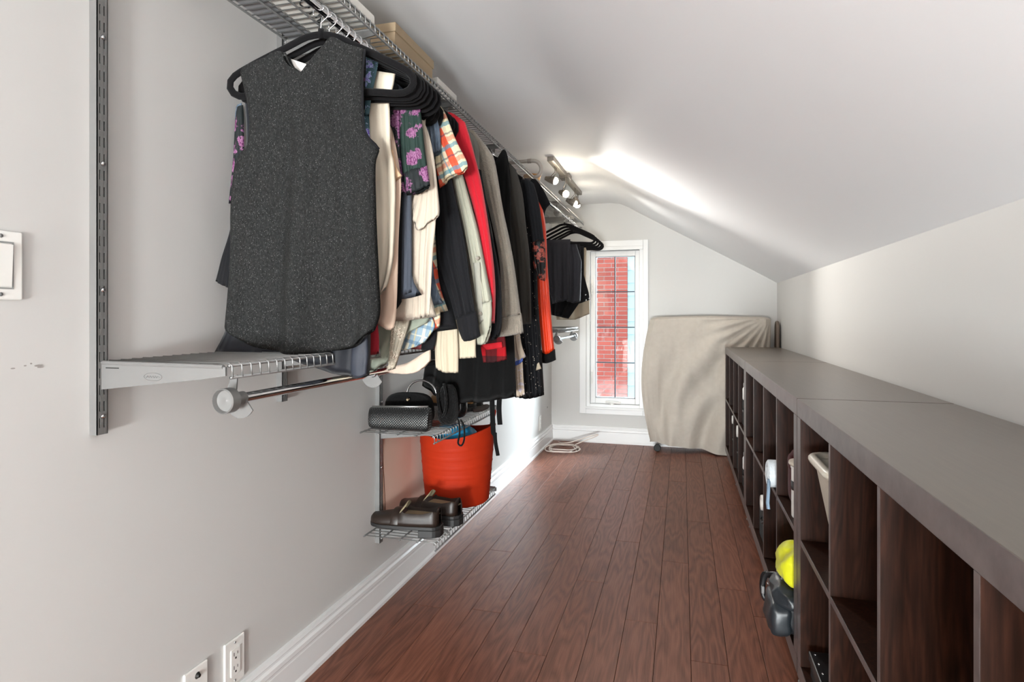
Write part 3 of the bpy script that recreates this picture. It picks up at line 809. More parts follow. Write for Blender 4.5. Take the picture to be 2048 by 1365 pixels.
y = 1.422; hanger(y, hl('carrying the slate blue top'))
t = garment('slate_top', 'slate blue top hanging behind the dark floral blouse', 'top', y)
body(t, M_SLATE, y, 1.14, seed=15, th=.018, xr=-.655)
cloth('front_panel', M_SLATE, t, y - .004, [(798, 300), (826, 300)], [(826, 300), (823, 416), (824, 585)], [(796, 596), (808, 592), (824, 585)], [(798, 300), (798, 450), (796, 596)], th=.014, na=14, ns=24, fold=.003, seed=2)
cloth('dark_edge', M_BLKC, t, y - .012, [(796, 388), (806, 385)], [(806, 385), (804, 500), (803, 604)], [(792, 620), (803, 604)], [(796, 388), (795, 500), (792, 620)], th=.008, na=8, ns=20, fold=.001)

y = 1.452; hanger(y, hl('carrying the beige linen shirt'))
t = garment('linen_shirt', 'beige linen shirt with wide folded short sleeve', 'shirt', y)
body(t, M_LINEN, y, 1.085, seed=16, th=.02, xr=-.63)
cloth('front_panel', M_LINEN, t, y - .004, [(818, 250), (850, 244)], [(850, 244), (868, 350), (872, 440), (866, 511), (859, 633)], [(824, 641), (859, 633)], [(818, 250), (820, 420), (824, 641)], th=.016, na=20, ns=40, fold=.004, nf=3, seed=5)
cloth('sleeve', M_LINEN, t, y - .014, [(840, 246), (852, 252)], [(852, 252), (861, 280), (870, 330), (879, 410), (878, 432)], [(822, 414), (838, 462), (862, 445), (878, 432)], [(840, 246), (842, 330), (833, 380), (822, 414)], th=.02, na=26, ns=30, fold=.003, seed=9)

y = 1.476; hanger(y, hl('carrying the brown leaf print blouse'))
t = garment('print_blouse', 'blouse with a brown leaf print showing beside the beige linen hem', 'blouse', y)
body(t, M_SNAKE, y, 1.13, seed=17, th=.016, xr=-.66)
cloth('front_panel', M_SNAKE, t, y - .004, [(792, 585), (822, 580)], [(822, 580), (822, 630), (806, 690), (790, 738)], [(776, 742), (790, 738)], [(792, 585), (784, 660), (776, 742)], th=.014, na=16, ns=24, fold=.003)

y = 1.50; hanger(y, hl('carrying the sage blouse'))
t = garment('sage_blouse', 'sage green blouse with pointed collar and long rounded hem', 'blouse', y)
cloth('body', M_SAGE, t, y, [(700, 300), (780, 260), (845, 240)], [(845, 240), (852, 400), (850, 580), (858, 640), (820, 662), (797, 700)], [(690, 742), (735, 741), (756, 738), (778, 721), (797, 700)], [(700, 300), (695, 520), (690, 742)], th=.018, fold=.003, nf=3, seed=19, smooth=True)
cloth('collar', M_SAGE, t, 1.484, [(834, 176), (843, 182), (864, 210)], [(864, 210), (848, 246)], [(836, 236), (848, 246)], [(834, 176), (835, 205), (836, 236)], th=.01, na=12, ns=12, fold=.001, smooth=False)

y = 1.526; hanger(y, hl('carrying the denim shirt'))
t = garment('denim_shirt', 'faded blue denim shirt with short sleeve', 'shirt', y)
body(t, M_DENIM, y, 1.12, seed=20, th=.016, xr=-.64)
cloth('sleeve', M_DENIM, t, y - .006, [(838, 184), (852, 186), (866, 195)], [(866, 195), (872, 225), (880, 262), (881, 302)], [(862, 314), (872, 309), (881, 302)], [(838, 184), (850, 240), (862, 314)], th=.022, na=20, ns=24, fold=.003, seed=3)
cloth('rear_sleeve', M_DENIM, t, 1.30, [(474, 210), (484, 206)], [(484, 206), (480, 260), (476, 312)], [(457, 300), (476, 312)], [(474, 210), (468, 225), (457, 290), (457, 300)], th=.012, na=10, ns=14, fold=.002)

y = 1.552; hanger(y, hl('carrying the orange plaid shirt'))
t = garment('plaid_shirt', 'orange, teal and cream plaid short-sleeved shirt', 'shirt', y)
body(t, M_PLAID, y, 1.10, seed=21, th=.016, xr=-.64)
cloth('sleeve', M_PLAID, t, y - .006, [(856, 188), (870, 198), (884, 216)], [(884, 216), (893, 232), (912, 280), (932, 320), (935, 334)], [(880, 378), (900, 356), (926, 345), (935, 334)], [(856, 188), (868, 280), (872, 335), (880, 378)], th=.02, na=28, ns=36, fold=.003, seed=8)
cloth('hem_panel', M_PLAID, t, y - .006, [(846, 520), (864, 518)], [(864, 518), (872, 570), (881, 627), (879, 654)], [(853, 668), (866, 662), (879, 654)], [(846, 520), (850, 600), (853, 668)], th=.014, na=14, ns=24, fold=.002)
cloth('lining', M_PLAID2, t, y - .018, [(812, 640), (834, 645), (862, 630)], [(862, 630), (870, 655), (849, 686)], [(798, 704), (824, 697), (849, 686)], [(812, 640), (806, 670), (798, 704)], th=.012, na=22, ns=16, fold=.003)

y = 1.584; hanger(y, hl('carrying the black cotton shirt'))
t = garment('black_shirt', 'black cotton shirt, long sleeve ending in a buttoned cuff', 'shirt', y)
body(t, M_BLKC, y, 1.05, seed=22, th=.02, xr=-.625)
cloth('sleeve', M_BLKC, t, y - .006, [(872, 352), (888, 346), (903, 356)], [(903, 356), (919, 429), (934, 504), (942, 560), (952, 625)], [(912, 640), (932, 630), (952, 625)], [(872, 352), (874, 450), (876, 520), (898, 590), (912, 640)], th=.028, na=30, ns=50, fold=.004, nf=3, seed=12)
cuff = cloth('cuff', M_BLKC, t, y - .008, [(912, 636), (932, 628), (953, 622)], [(953, 622), (957, 650), (961, 672)], [(924, 678), (936, 683), (961, 672)], [(912, 636), (917, 658), (924, 678)], th=.032, na=20, ns=14, fold=.002)
cloth('shirt_tail', M_BLKC, t, y + .004, [(850, 640), (874, 640)], [(874, 640), (872, 680), (866, 704)], [(842, 700), (866, 704)], [(850, 640), (842, 700)], th=.01, na=10, ns=12, fold=.001)

y = 1.612; hanger(y, hl('carrying the cream cardigan'))
t = garment('cream_cardigan', 'long cream cardigan, hem hanging below the black shirt cuff', 'cardigan', y)
body(t, M_CREAM, y, 1.04, seed=23, th=.016, xr=-.63)
cloth('front_panel', M_CREAM, t, y - .005, [(876, 560), (890, 572), (908, 590)], [(908, 590), (916, 660), (918, 746)], [(873, 736), (890, 745), (918, 746)], [(876, 560), (872, 640), (870, 690), (873, 736)], th=.022, na=24, ns=36, fold=.004, nf=3, seed=6)
cloth('sleeve', M_CREAM, t, y + .008, [(912, 640), (952, 640)], [(952, 640), (952, 716)], [(914, 718), (952, 716)], [(912, 640), (914, 718)], th=.018, na=20, ns=14, fold=.002)
t = garment('blush_slip', 'pale blush slip, only its hem hanging low beside the cream cardigan', 'slip', 1.566)
cloth('body', fabric('blush_cloth', hexc('CDB9A8'), .8, 900), t, 1.567, [(770, 733), (810, 728), (850, 705), (862, 700)], [(862, 700), (862, 722)], [(765, 745), (828, 747), (862, 722)], [(770, 733), (765, 745)], th=.012, na=20, ns=8, fold=.002)

y = 1.64; hanger(y, hl('carrying the sage linen shirt'))
t = garment('sage_shirt', 'pale sage linen shirt with rolled-tab sleeve between black and red', 'shirt', y)
body(t, M_OLIVE, y, 1.06, seed=24, th=.016, xr=-.63)
cloth('sleeve', M_OLIVE, t, y - .005, [(900, 335), (912, 335), (923, 343)], [(923, 343), (937, 392), (954, 454), (964, 504), (980, 585), (983, 604)], [(950, 612), (983, 604)], [(900, 335), (918, 420), (936, 510), (946, 570), (950, 612)], th=.03, na=26, ns=44, fold=.004, seed=21)
cf = cloth('cuff', M_OLIVE, t, y - .008, [(950, 608), (983, 601)], [(983, 601), (984, 625), (982, 651)], [(954, 690), (970, 688), (978, 668), (982, 651)], [(950, 608), (952, 650), (954, 690)], th=.03, na=20, ns=16, fold=.002)
M_OLIVD = fabric('sage_linen_dark', hexc('97958A'), .85, 800, .3, .06)
cloth('sleeve_tab', M_OLIVD, t, y - .022, [(947, 526), (960, 525)], [(960, 525), (965, 600), (969, 640)], [(957, 652), (969, 640)], [(947, 526), (953, 600), (957, 652)], th=.006, na=8, ns=20, fold=.001)
for (u, v) in ((961, 628), (955, 517)):
    p = plane_pt(u, v, y - .028)
    obj('button', MB().lathe([(0, p.y + .001), (.0035, p.y), (.0055, p.y - .001), (.0055, p.y + .003), (0, p.y + .003)], (p.x, 0, p.z), 14, 'y'), plain('horn_button', (.25, .22, .18), .4), t, smooth='auto')

y = 1.672; hanger(y, hl('carrying the red jacket'))
t = garment('red_jacket', 'bright red wool jacket with smooth long sleeve', 'jacket', y)
body(t, M_RED, y, 1.0, seed=25, th=.022, xr=-.65)
cloth('sleeve', M_RED, t, y - .006, [(884, 226), (905, 227), (930, 245)], [(930, 245), (940, 275), (952, 320), (962, 360), (972, 417), (984, 500), (990, 560), (991, 600), (989, 647)], [(976, 648), (989, 647)], [(884, 226), (896, 280), (930, 360), (950, 430), (964, 504), (974, 580), (976, 648)], th=.026, na=24, ns=50, fold=.003, nf=2, seed=17)

y = 1.725; hanger(y, hl('carrying the black nylon jacket'))
t = garment('nylon_jacket', 'black nylon jacket wedged between red jacket and taupe knit', 'jacket', y)
body(t, M_BLKC, y, 1.0, seed=26, th=.028, xr=-.645)
cloth('sleeve', M_BLKC, t, y - .004, [(930, 330), (962, 340)], [(962, 340), (985, 470), (1000, 560), (1004, 640), (998, 672)], [(982, 683), (998, 672)], [(930, 330), (955, 470), (978, 560), (982, 683)], th=.036, na=20, ns=36, fold=.005, seed=4)
y = 1.79; hanger(y, hl('carrying the taupe blazer'))
t = garment('taupe_blazer', 'taupe grey blazer shoulder directly right of the red jacket', 'blazer', y)
body(t, M_TAUPE, y, 1.03, seed=27, th=.028, xr=-.635)
cloth('sleeve', M_TAUPE, t, y - .004, [(926, 258), (938, 262), (950, 275)], [(950, 275), (958, 300), (961, 354), (985, 470), (1000, 600)], [(975, 606), (1000, 600)], [(926, 258), (940, 340), (958, 470), (975, 606)], th=.036, na=20, ns=36, fold=.003, seed=4)

y = 1.89; hanger(y, hl('carrying the taupe knit sweater'))
t = garment('knit_sweater', 'taupe knit sweater with ribbed cuff on its long sleeve', 'sweater', y)
body(t, M_KNIT, y, 1.03, seed=28, th=.03, xr=-.645)
cloth('sleeve', M_KNIT, t, y - .006, [(936, 258), (950, 264), (965, 282)], [(965, 282), (978, 300), (990, 324), (1006, 417), (1019, 479), (1029, 535), (1042, 630)], [(1000, 636), (1020, 634), (1042, 630)], [(936, 258), (960, 350), (984, 450), (1000, 540), (1000, 636)], th=.046, na=30, ns=50, fold=.004, nf=2, seed=23)
cloth('cuff', M_KNIT, t, y - .006, [(1000, 633), (1020, 630), (1042.5, 627)], [(1042.5, 627), (1045, 645), (1047, 667)], [(996, 675), (1020, 672), (1047, 667)], [(1000, 633), (999, 650), (996, 675)], th=.054, na=44, ns=8, fold=.0016, nf=16, seed=3)

y = 1.965; hanger(y, hl('carrying the buffalo plaid shirt'))
t = garment('buffalo_shirt', 'red and black buffalo plaid shirt, hem below the taupe knit', 'shirt', y)
body(t, M_BUFF, y, 1.03, seed=29, th=.024, xr=-.66)
cloth('hem_panel', M_BUFF, t, y - .005, [(958, 668), (985, 660), (1008, 655)], [(1008, 655), (1012, 690), (1014, 720)], [(967, 726), (990, 725), (1014, 720)], [(958, 668), (963, 700), (967, 726)], th=.02, na=20, ns=18, fold=.003)
cloth('hem_band', fabric('scarlet_band', hexc('C8202B'), .8, 900), t, y - .018, [(962, 690), (1004, 684)], [(1004, 684), (1006, 696)], [(974, 701), (1006, 696)], [(962, 690), (974, 701)], th=.006, na=14, ns=6, fold=.001)

y = 2.165; hanger(y, hl('carrying the long black coat'))
t = garment('black_coat', 'long black wool coat with dangling belt ends above the handbags', 'coat', y)
cloth('body', M_BLKW, t, y, [(905, 330), (960, 300), (985, 330), (1010, 300), (1020, 350)], [(1020, 350), (1024, 520), (1028, 680), (1032, 786)], [(843, 772), (880, 790), (908, 802), (960, 804), (1032, 794)], [(905, 330), (880, 500), (860, 650), (843, 772)], th=.05, fold=.010, nf=4, seed=31, na=50)
for pts, w in (([(984, 795), (985, 830), (987, 868), (990, 870)], .010), ([(990, 866), (991, 885), (996, 912)], .0075), ([(999, 795), (998, 820), (1000, 850)], .010)):
    P = resample([plane_pt(u, v, y + .02) for u, v in pts], 10)
    obj('belt', MB().tube(P, 0, 8, flat=(.0022, w, (0, 1, 0))), M_BLKW, t, smooth='auto')

y = 2.235; hanger(y, hl('carrying the charcoal olive jacket'))
t = garment('charcoal_jacket', 'dark charcoal olive jacket with long plain sleeve', 'jacket', y)
body(t, M_CHAR, y, 1.0, seed=32, th=.036, xr=-.65)
cloth('sleeve', M_CHAR, t, y - .006, [(985, 314), (1010, 319), (1032, 340)], [(1032, 340), (1045, 387), (1052, 450), (1059, 511), (1062, 600), (1063, 648)], [(1040, 650), (1063, 648)], [(985, 314), (1006, 400), (1022, 480), (1032, 570), (1040, 650)], th=.05, na=26, ns=44, fold=.004, nf=2, seed=27)

y = 2.31; hanger(y, hl('carrying the beige and blue print scarf dress'))
t = garment('print_dress', 'beige and blue patterned ruffled dress, narrow strip below the knit cuff', 'dress', y)
body(t, M_SCARF, y, 1.1, seed=33, th=.024, xr=-.66)
cloth('ruffle', M_SCARF, t, y - .004, [(1016, 660), (1038, 655)], [(1038, 655), (1044, 690), (1052, 714)], [(1018, 728), (1032, 726), (1052, 714)], [(1016, 660), (1016, 700), (1018, 728)], th=.026, na=20, ns=16, fold=.004, seed=3)
cloth('ruffle', M_SCARF, t, y + .006, [(1018, 715), (1044, 708)], [(1044, 708), (1047, 750), (1050, 790)], [(1030, 786), (1036, 794), (1050, 790)], [(1018, 715), (1024, 750), (1030, 786)], th=.022, na=20, ns=20, fold=.004, seed=5)
cloth('ruffle_edge', fabric('cobalt_edge', hexc('4A5FA8'), .7, 900), t, y - .016, [(1018, 724), (1034, 722), (1046, 716)], [(1046, 716), (1046, 723)], [(1020, 733), (1034, 731), (1046, 723)], [(1018, 724), (1020, 733)], th=.008, na=18, ns=5, fold=.002)

y = 2.42; hanger(y, hl('carrying the sequinned black dress'))
t = garment('sequin_dress', 'long black dress flecked with sequins and a rose embroidered sleeve', 'dress', y)
cloth('body', M_SEQ, t, y, [(975, 370), (1010, 345), (1030, 365), (1050, 357), (1064, 366)], [(1064, 366), (1072, 470), (1076, 600), (1081, 680), (1087, 791)], [(1030, 794), (1060, 797), (1087, 791)], [(975, 370), (990, 520), (1015, 650), (1030, 794)], th=.04, fold=.007, nf=5, seed=36, na=40)
cloth('sleeve', M_BLKC, t, y - .03, [(1042, 362), (1054, 358), (1068, 368)], [(1068, 368), (1075, 392), (1082, 430), (1088, 482)], [(1066, 490), (1088, 482)], [(1042, 362), (1052, 420), (1060, 460), (1066, 490)], th=.04, na=20, ns=30, fold=.003)
cloth('embroidered_cuff', M_ROSE, t, y - .034, [(1065, 486), (1076, 478), (1089, 478)], [(1089, 478), (1092, 520), (1091, 558)], [(1078, 556), (1086, 562), (1091, 558)], [(1065, 486), (1064, 515), (1070, 540), (1078, 556)], th=.046, na=20, ns=20, fold=.003)
cloth('hem_tag', M_KHAKI, t, y - .03, [(1074, 728), (1078, 725)], [(1078, 725), (1083, 738)], [(1071, 742), (1083, 738)], [(1074, 728), (1071, 742)], th=.006, na=6, ns=6, fold=0)

y = 2.55; hanger(y, hl('carrying the orange-red satin jacket'))
t = garment('satin_jacket', 'orange-red satin jacket with black ribbed cuffs', 'jacket', y)
body(t, M_ORNG, y, 1.06, seed=37, th=.036, xr=-.68)
cloth('sleeve', M_ORNG, t, y - .006, [(1068, 396), (1076, 402), (1086, 421)], [(1086, 421), (1092, 460), (1096, 545), (1102, 625), (1109, 700)], [(1083, 702), (1096, 708), (1109, 700)], [(1068, 396), (1070, 470), (1071, 553), (1077, 640), (1083, 702)], th=.056, na=24, ns=44, fold=.005, nf=2, seed=29)
cloth('cuff', M_BLKW, t, y - .006, [(1083, 700), (1096, 706), (1110, 698)], [(1110, 698), (1112, 720)], [(1083, 726), (1098, 726), (1112, 720)], [(1083, 700), (1083, 726)], th=.052, na=30, ns=6, fold=.0015, nf=12)

y = 2.72; hanger(y, hl('carrying the black sleeveless vest'))
t = garment('black_vest', 'black sleeveless vest, shoulder rising behind the orange satin jacket', 'vest', y)
cloth('body', M_BLKC, t, y, [(960, 420), (1010, 380), (1040, 400), (1063, 359), (1080, 369), (1101, 408)], [(1101, 408), (1090, 424), (1086, 470), (1086, 560), (1088, 640)], [(990, 640), (1040, 645), (1088, 640)], [(960, 420), (975, 520), (990, 640)], th=.04, fold=.005, seed=41)

# a red hem sliver and other short bits between the first garments
t = garment('red_cami', 'dark red camisole, only its hem corner showing low behind the sheer blouse', 'camisole', 1.345)
cloth('body', M_CRIM, t, 1.347, [(640, 400), (700, 400), (742, 400)], [(742, 400), (745, 560), (757, 668), (757, 708)], [(650, 712), (735, 711), (757, 708)], [(640, 400), (645, 560), (650, 712)], th=.012, fold=.002, seed=2, na=24, ns=24)
t = garment('black_tunic', 'black tunic whose sleeve sticks out against the wall left of the charcoal top', 'tunic', 1.30)
cloth('sleeve', M_BLKC, t, 1.225, [(462, 455), (476, 450)], [(476, 450), (472, 520), (468, 580)], [(432, 563), (450, 572), (468, 580)], [(462, 455), (448, 505), (432, 563)], th=.012, na=14, ns=20, fold=.002)

# trousers folded over hangers at the far end
tr = [(4.28, M_PANT, [(1090, 480), (1141, 479)], [(1141, 479), (1139, 540), (1137, 600)], [(1104, 608), (1137, 600)], [(1090, 480), (1096, 560), (1104, 608)], 'nearest pair of charcoal trousers folded over a far hanger'),
      (4.40, M_BLKC, [(1092, 482), (1160, 484)], [(1160, 484), (1164, 560), (1158, 608), (1137, 638)], [(1102, 630), (1137, 638)], [(1092, 482), (1096, 560), (1100, 628)], 'black trousers folded lower behind the charcoal pair'),
      (4.52, M_BLKC, [(1100, 484), (1168, 486)], [(1168, 486), (1168, 550), (1178, 585), (1180, 600)], [(1110, 608), (1150, 610), (1180, 600)], [(1100, 484), (1106, 560), (1110, 608)], 'black snap-front trousers third from the near end of the trousers'),
      (4.63, M_KHAKI, [(1105, 486), (1173, 488)], [(1173, 488), (1172, 560), (1179, 600), (1179, 628)], [(1112, 640), (1150, 640), (1179, 628)], [(1105, 486), (1108, 560), (1112, 640)], 'khaki trousers hanging last, nearest the window')]
for i, (y, m, a, b, c, d, lab) in enumerate(tr):
    t = thing('folded_trousers', lab, 'trousers', (-.81, y, 1.4), 'trousers on the far hangers')
    cloth('leg', m, t, y, a, b, c, d, th=.045, fold=.008, nf=3, seed=50 + i, na=36, smooth=False)
    if i == 0: cloth('leg', m, t, y + .03, [(1136, 481), (1152, 485)], [(1152, 485), (1163, 522), (1162, 560), (1160, 604)], [(1133, 603), (1146, 607), (1160, 604)], [(1136, 481), (1134, 540), (1133, 603)], th=.05, fold=.009, nf=2, seed=77, na=24, smooth=False)
    cloth('waistband', m, t, y + .012, [(a[0][0] + 4, (a[0][1] + c[0][1]) / 2 + 30), (b[-1][0] - 8, (a[0][1] + c[0][1]) / 2 + 30)], [(b[-1][0] - 8, (a[0][1] + c[0][1]) / 2 + 30), (b[-1][0] - 3, c[-1][1] - 6)], [(c[0][0] + 2, c[0][1] - 8), (b[-1][0] - 3, c[-1][1] - 6)],
          [(a[0][0] + 4, (a[0][1] + c[0][1]) / 2 + 30), (c[0][0] + 2, c[0][1] - 8)], th=.05, fold=.006, seed=60 + i, na=20, ns=16)
    if i == 2:
        for u, v in ((1171, 590), (1172, 601), (1178, 597)):
            p = plane_pt(u, v, y - .03); obj('snap', MB().lathe([(0, p.y - .003), (.004, p.y - .002), (.006, p.y), (.006, p.y + .004)], (p.x, 0, p.z), 10, 'y'), M_CHROME, t, smooth=True)
    hanger(y, hl(['holding the nearest charcoal trousers', 'holding the lower black trousers', 'holding the snap-front black trousers', 'holding the khaki trousers nearest the window'][i]), 0)
hanger(4.72, hl('left empty, last before the window'))

# ------------------------------------------------------------------ things on the upper shelf
ZS = 1.8705
M_CARD = plain('brown_cardboard', hexc('A08B70'), .8, noise=.06, nscale=30)
t = thing('cardboard_box', 'brown lidded cardboard box on the upper shelf above the clothes', 'box', (-.92, 1.765, ZS))
obj('base', MB().box(-1.045, -.815, 1.625, 1.905, ZS, ZS + .078), M_CARD, t, bevel=.002)
obj('lid', MB().box(-1.049, -.811, 1.621, 1.909, ZS + .055, ZS + .082), M_CARD, t, bevel=.002)
obj('tape', MB().box(-.95, -.91, 1.6198, 1.6215, ZS + .02, ZS + .0825), plain('kraft_tape', hexc('B59E80'), .5), t)
t = thing('white_box', 'small white box on the upper shelf beyond the cardboard box', 'box', (-.92, 2.06, ZS))
obj('base', MB().box(-1.03, -.83, 1.98, 2.16, ZS, ZS + .050), plain('white_card', hexc('DCD8D2'), .7), t, bevel=.002)
obj('lid', MB().box(-1.034, -.826, 1.976, 2.164, ZS + .034, ZS + .056), plain('white_card', hexc('DCD8D2'), .7), t, bevel=.002)
t = thing('paper_bag', 'flat white paper bag with black script lying on the near upper shelf', 'bag', (-.88, 1.33, ZS))
obj('bag', MB().box(-.99, -.80, 1.16, 1.48, ZS, ZS + .03), plain('white_paper', hexc('E8E4DC'), .7), t, bevel=.006)
scr = [[(-.90, 1.30), (-.915, 1.31), (-.925, 1.325), (-.915, 1.34), (-.905, 1.335)], [(-.885, 1.31), (-.90, 1.35), (-.93, 1.37)], [(-.90, 1.345), (-.89, 1.36), (-.90, 1.375), (-.925, 1.39)], [(-.885, 1.36), (-.91, 1.395), (-.935, 1.41), (-.93, 1.42)]]
mb = MB()
for s_ in scr: mb.tube(resample([(x, y, ZS - .0002) for x, y in s_], 14), .0022, 5)
obj('script_lettering', mb, M_BLACK, t)
t = thing('grey_folder', 'flat grey folder on the near upper shelf beside the white paper bag', 'folder', (-1.02, 1.33, ZS))
obj('cover', MB().box(-1.066, -.995, 1.10, 1.50, ZS, ZS + .003).box(-1.066, -.995, 1.10, 1.50, ZS + .009, ZS + .012).box(-1.069, -1.066, 1.10, 1.50, ZS, ZS + .012), plain('grey_card', hexc('8E8E90'), .6), t)
obj('papers', MB().box(-1.066, -.997, 1.102, 1.498, ZS + .003, ZS + .009), M_PLATE, t)
# crook-handled umbrella lying across the shelf, handle sticking out over the lip
M_GREIGE = plain('greige_handle', hexc('9C938A'), .45)
t = thing('umbrella', 'greige crook-handled umbrella lying across the upper shelf, handle over its edge', 'umbrella', (-.9, 3.02, ZS))
cz = ZS + .012
obj('handle', MB().tube(resample([(-.90, 3.02, cz), (-.80, 3.02, cz), (-.742, 3.02, cz), (-.712, 3.02, cz - .008), (-.694, 3.02, cz - .035), (-.696, 3.02, cz - .062), (-.712, 3.02, cz - .08), (-.732, 3.02, cz - .085)], 40), .0095, 12), M_GREIGE, t, smooth='auto')
obj('collar', MB().tube([(-.765, 3.02, cz), (-.745, 3.02, cz)], .0112, 14), plain('greige_collar', hexc('857C74'), .4), t, smooth='auto')
obj('canopy', MB().tube([(-1.07, 3.02, cz + .004), (-1.03, 3.02, cz + .006), (-.95, 3.02, cz + .008), (-.89, 3.02, cz + .004)], [.006, .014, .017, .011], 12), M_BLKC, t, smooth='auto')
t = thing('tan_basket', 'small tan woven basket on the upper shelf below the first track bulb', 'basket', (-.87, 3.55, ZS))
obj('basket', MB().lathe([(.038, ZS), (.046, ZS + .03), (.05, ZS + .055), (.053, ZS + .06), (.047, ZS + .06), (.044, ZS + .05), (.036, ZS + .006), (0, ZS + .006)], (-.87, 3.55, 0), 24), plain('tan_wicker', hexc('C2925A'), .7, noise=.2, nscale=120, bump=.8, bscale=200), t, smooth='auto')
obj('rim', MB().tube([(-.87 + .051 * math.cos(a), 3.55 + .051 * math.sin(a), ZS + .06) for a in [2 * PI * k / 24 for k in range(24)]], .004, 6, closed=True), plain('tan_rim', hexc('A97B45'), .7), t, smooth=True)

# ------------------------------------------------------------------ bags on the low shelf
ZM = .6865
def pill(mb, c, sx, sy, sz, p=3, na=28, nb=14, taper=0, roll=0):
    """rounded cushion shape (superellipsoid) standing on z = c.z"""
    rings = []
    for j in range(nb + 1):
        v = -PI / 2 + PI * j / nb; cv = math.copysign(abs(math.cos(v)) ** (2 / p), 1); sv = math.copysign(abs(math.sin(v)) ** (2 / p), math.sin(v))
        ring = []
        for i in range(na):
            u = 2 * PI * i / na; cu = math.copysign(abs(math.cos(u)) ** (2 / p), math.cos(u)); su = math.copysign(abs(math.sin(u)) ** (2 / p), math.sin(u))
            k = 1 - taper * (sv + 1) / 2
            ring.append((c[0] + sx / 2 * cv * cu * k + roll * (sv + 1), c[1] + sy / 2 * cv * su * k, c[2] + sz / 2 * (sv + 1)))
        rings.append(ring)
    return mb.loft(rings)


n = N('silver_mesh'); vd = n.voro(n.coord(scale=(1, .2, 1), rot=(0, PI / 4, 0)), 150, rnd=0)
n.base(n.ramp(vd, [(.2, (.22, .22, .21)), (.45, (.025, .025, .025))])); n.set(.4, .5, .5); n.bump(n.math('SUBTRACT', 1., vd), 1., .002); M_MESH = n.m
t = thing('clutch_bag', 'silver mesh clutch bag at the front of the low wire shelf', 'clutch', (-.952, 1.935, ZM))
mb = MB()
rings = []
for i in range(25):
    q = i / 24; x = -1.063 + .226 * q
    e = 1 - .10 * max(0, 1 - q / .05) - .08 * max(0, (q - .96) / .04); h = .078 + .008 * q
    rings.append([(x + .006 * math.sin(a) * (q - .5), 1.935 + .024 * e * math.cos(a) * (1 - .35 * math.sin(a)), ZM + h / 2 + h / 2 * math.copysign(abs(math.sin(a)) ** .8, math.sin(a)) * e) for a in [2 * PI * k / 20 for k in range(20)]])
obj('body', mb.loft(rings), M_MESH, t, smooth='auto')
obj('frame', MB().tube([(-1.055, 1.93, ZM + .078), (-.95, 1.93, ZM + .083), (-.842, 1.93, ZM + .087)], .004, 8), plain('antique_silver', (.35, .35, .34), .3, .9), t, smooth=True)

M_SUEDE = fabric('black_suede', (.007, .0065, .0065), .95, 400, .8, .2, .06, .4, .1)
t = thing('evening_bag', 'black frame evening bag with silver arched handle behind the clutch', 'handbag', (-.95, 2.045, ZM))
obj('body', pill(MB(), (-.967, 2.045, ZM), .20, .085, .118, 3.4, taper=.12), M_SUEDE, t, smooth=True)
obj('clasp', MB().tube([(-.95, 1.999, ZM + .098), (-.95, 1.992, ZM + .098)], [.007, .004], 12), M_GOLD, t, smooth='auto')
obj('handle', MB().tube([(-.918 + .058 * math.cos(a), 2.045, ZM + .112 + .052 * math.sin(a)) for a in [PI * k / 20 for k in range(21)]], [.0036] * 21, 10), M_CHROME, t, smooth=True)
M_FUR = fabric('black_plush', (.006, .0055, .0055), .95, 150, 3, .3, .1, 1.2, .1)
t = thing('plush_bag', 'black plush shoulder bag with looped strap beside the evening bag', 'handbag', (-.845, 2.12, ZM))
obj('body', pill(MB(), (-.826, 2.075, ZM), .075, .085, .15, 3.0, taper=.2), M_FUR, t, smooth=True)
obj('strap', MB().tube(resample([(-.85, 2.03, ZM + .145), (-.845, 2.022, ZM + .10), (-.835, 2.018, ZM + .06), (-.825, 2.018, ZM + .04), (-.812, 2.02, ZM + .07), (-.815, 2.026, ZM + .12), (-.828, 2.04, ZM + .155)], 30), .005, 8), M_FUR, t, smooth=True)
obj('strap_loop', MB().tube(resample([(-.81, 2.10, ZM + .03), (-.79, 2.09, ZM + .012), (-.783, 2.08, ZM - .03), (-.787, 2.075, ZM - .065), (-.777, 2.085, ZM - .075), (-.770, 2.095, ZM - .05), (-.774, 2.10, ZM - .005), (-.79, 2.11, ZM + .014)], 36), .0035, 8), M_FUR, t, smooth=True)
t = thing('patent_bag', 'small black patent bag standing right of the plush bag', 'handbag', (-.85, 2.24, ZM))
obj('body', pill(MB(), (-.852, 2.235, ZM), .085, .07, .125, 3.2, taper=.2), plain('black_patent', (.012, .012, .014), .22), t, smooth=True)
obj('flap', pill(MB(), (-.846, 2.225, ZM + .055), .08, .07, .072, 3.2, taper=.2), plain('black_patent', (.012, .012, .014), .22), t, smooth=True)

# ankle boots and a brown sole behind
M_TAN = plain('tan_leather', hexc('A87E50'), .5, noise=.15, nscale=20)


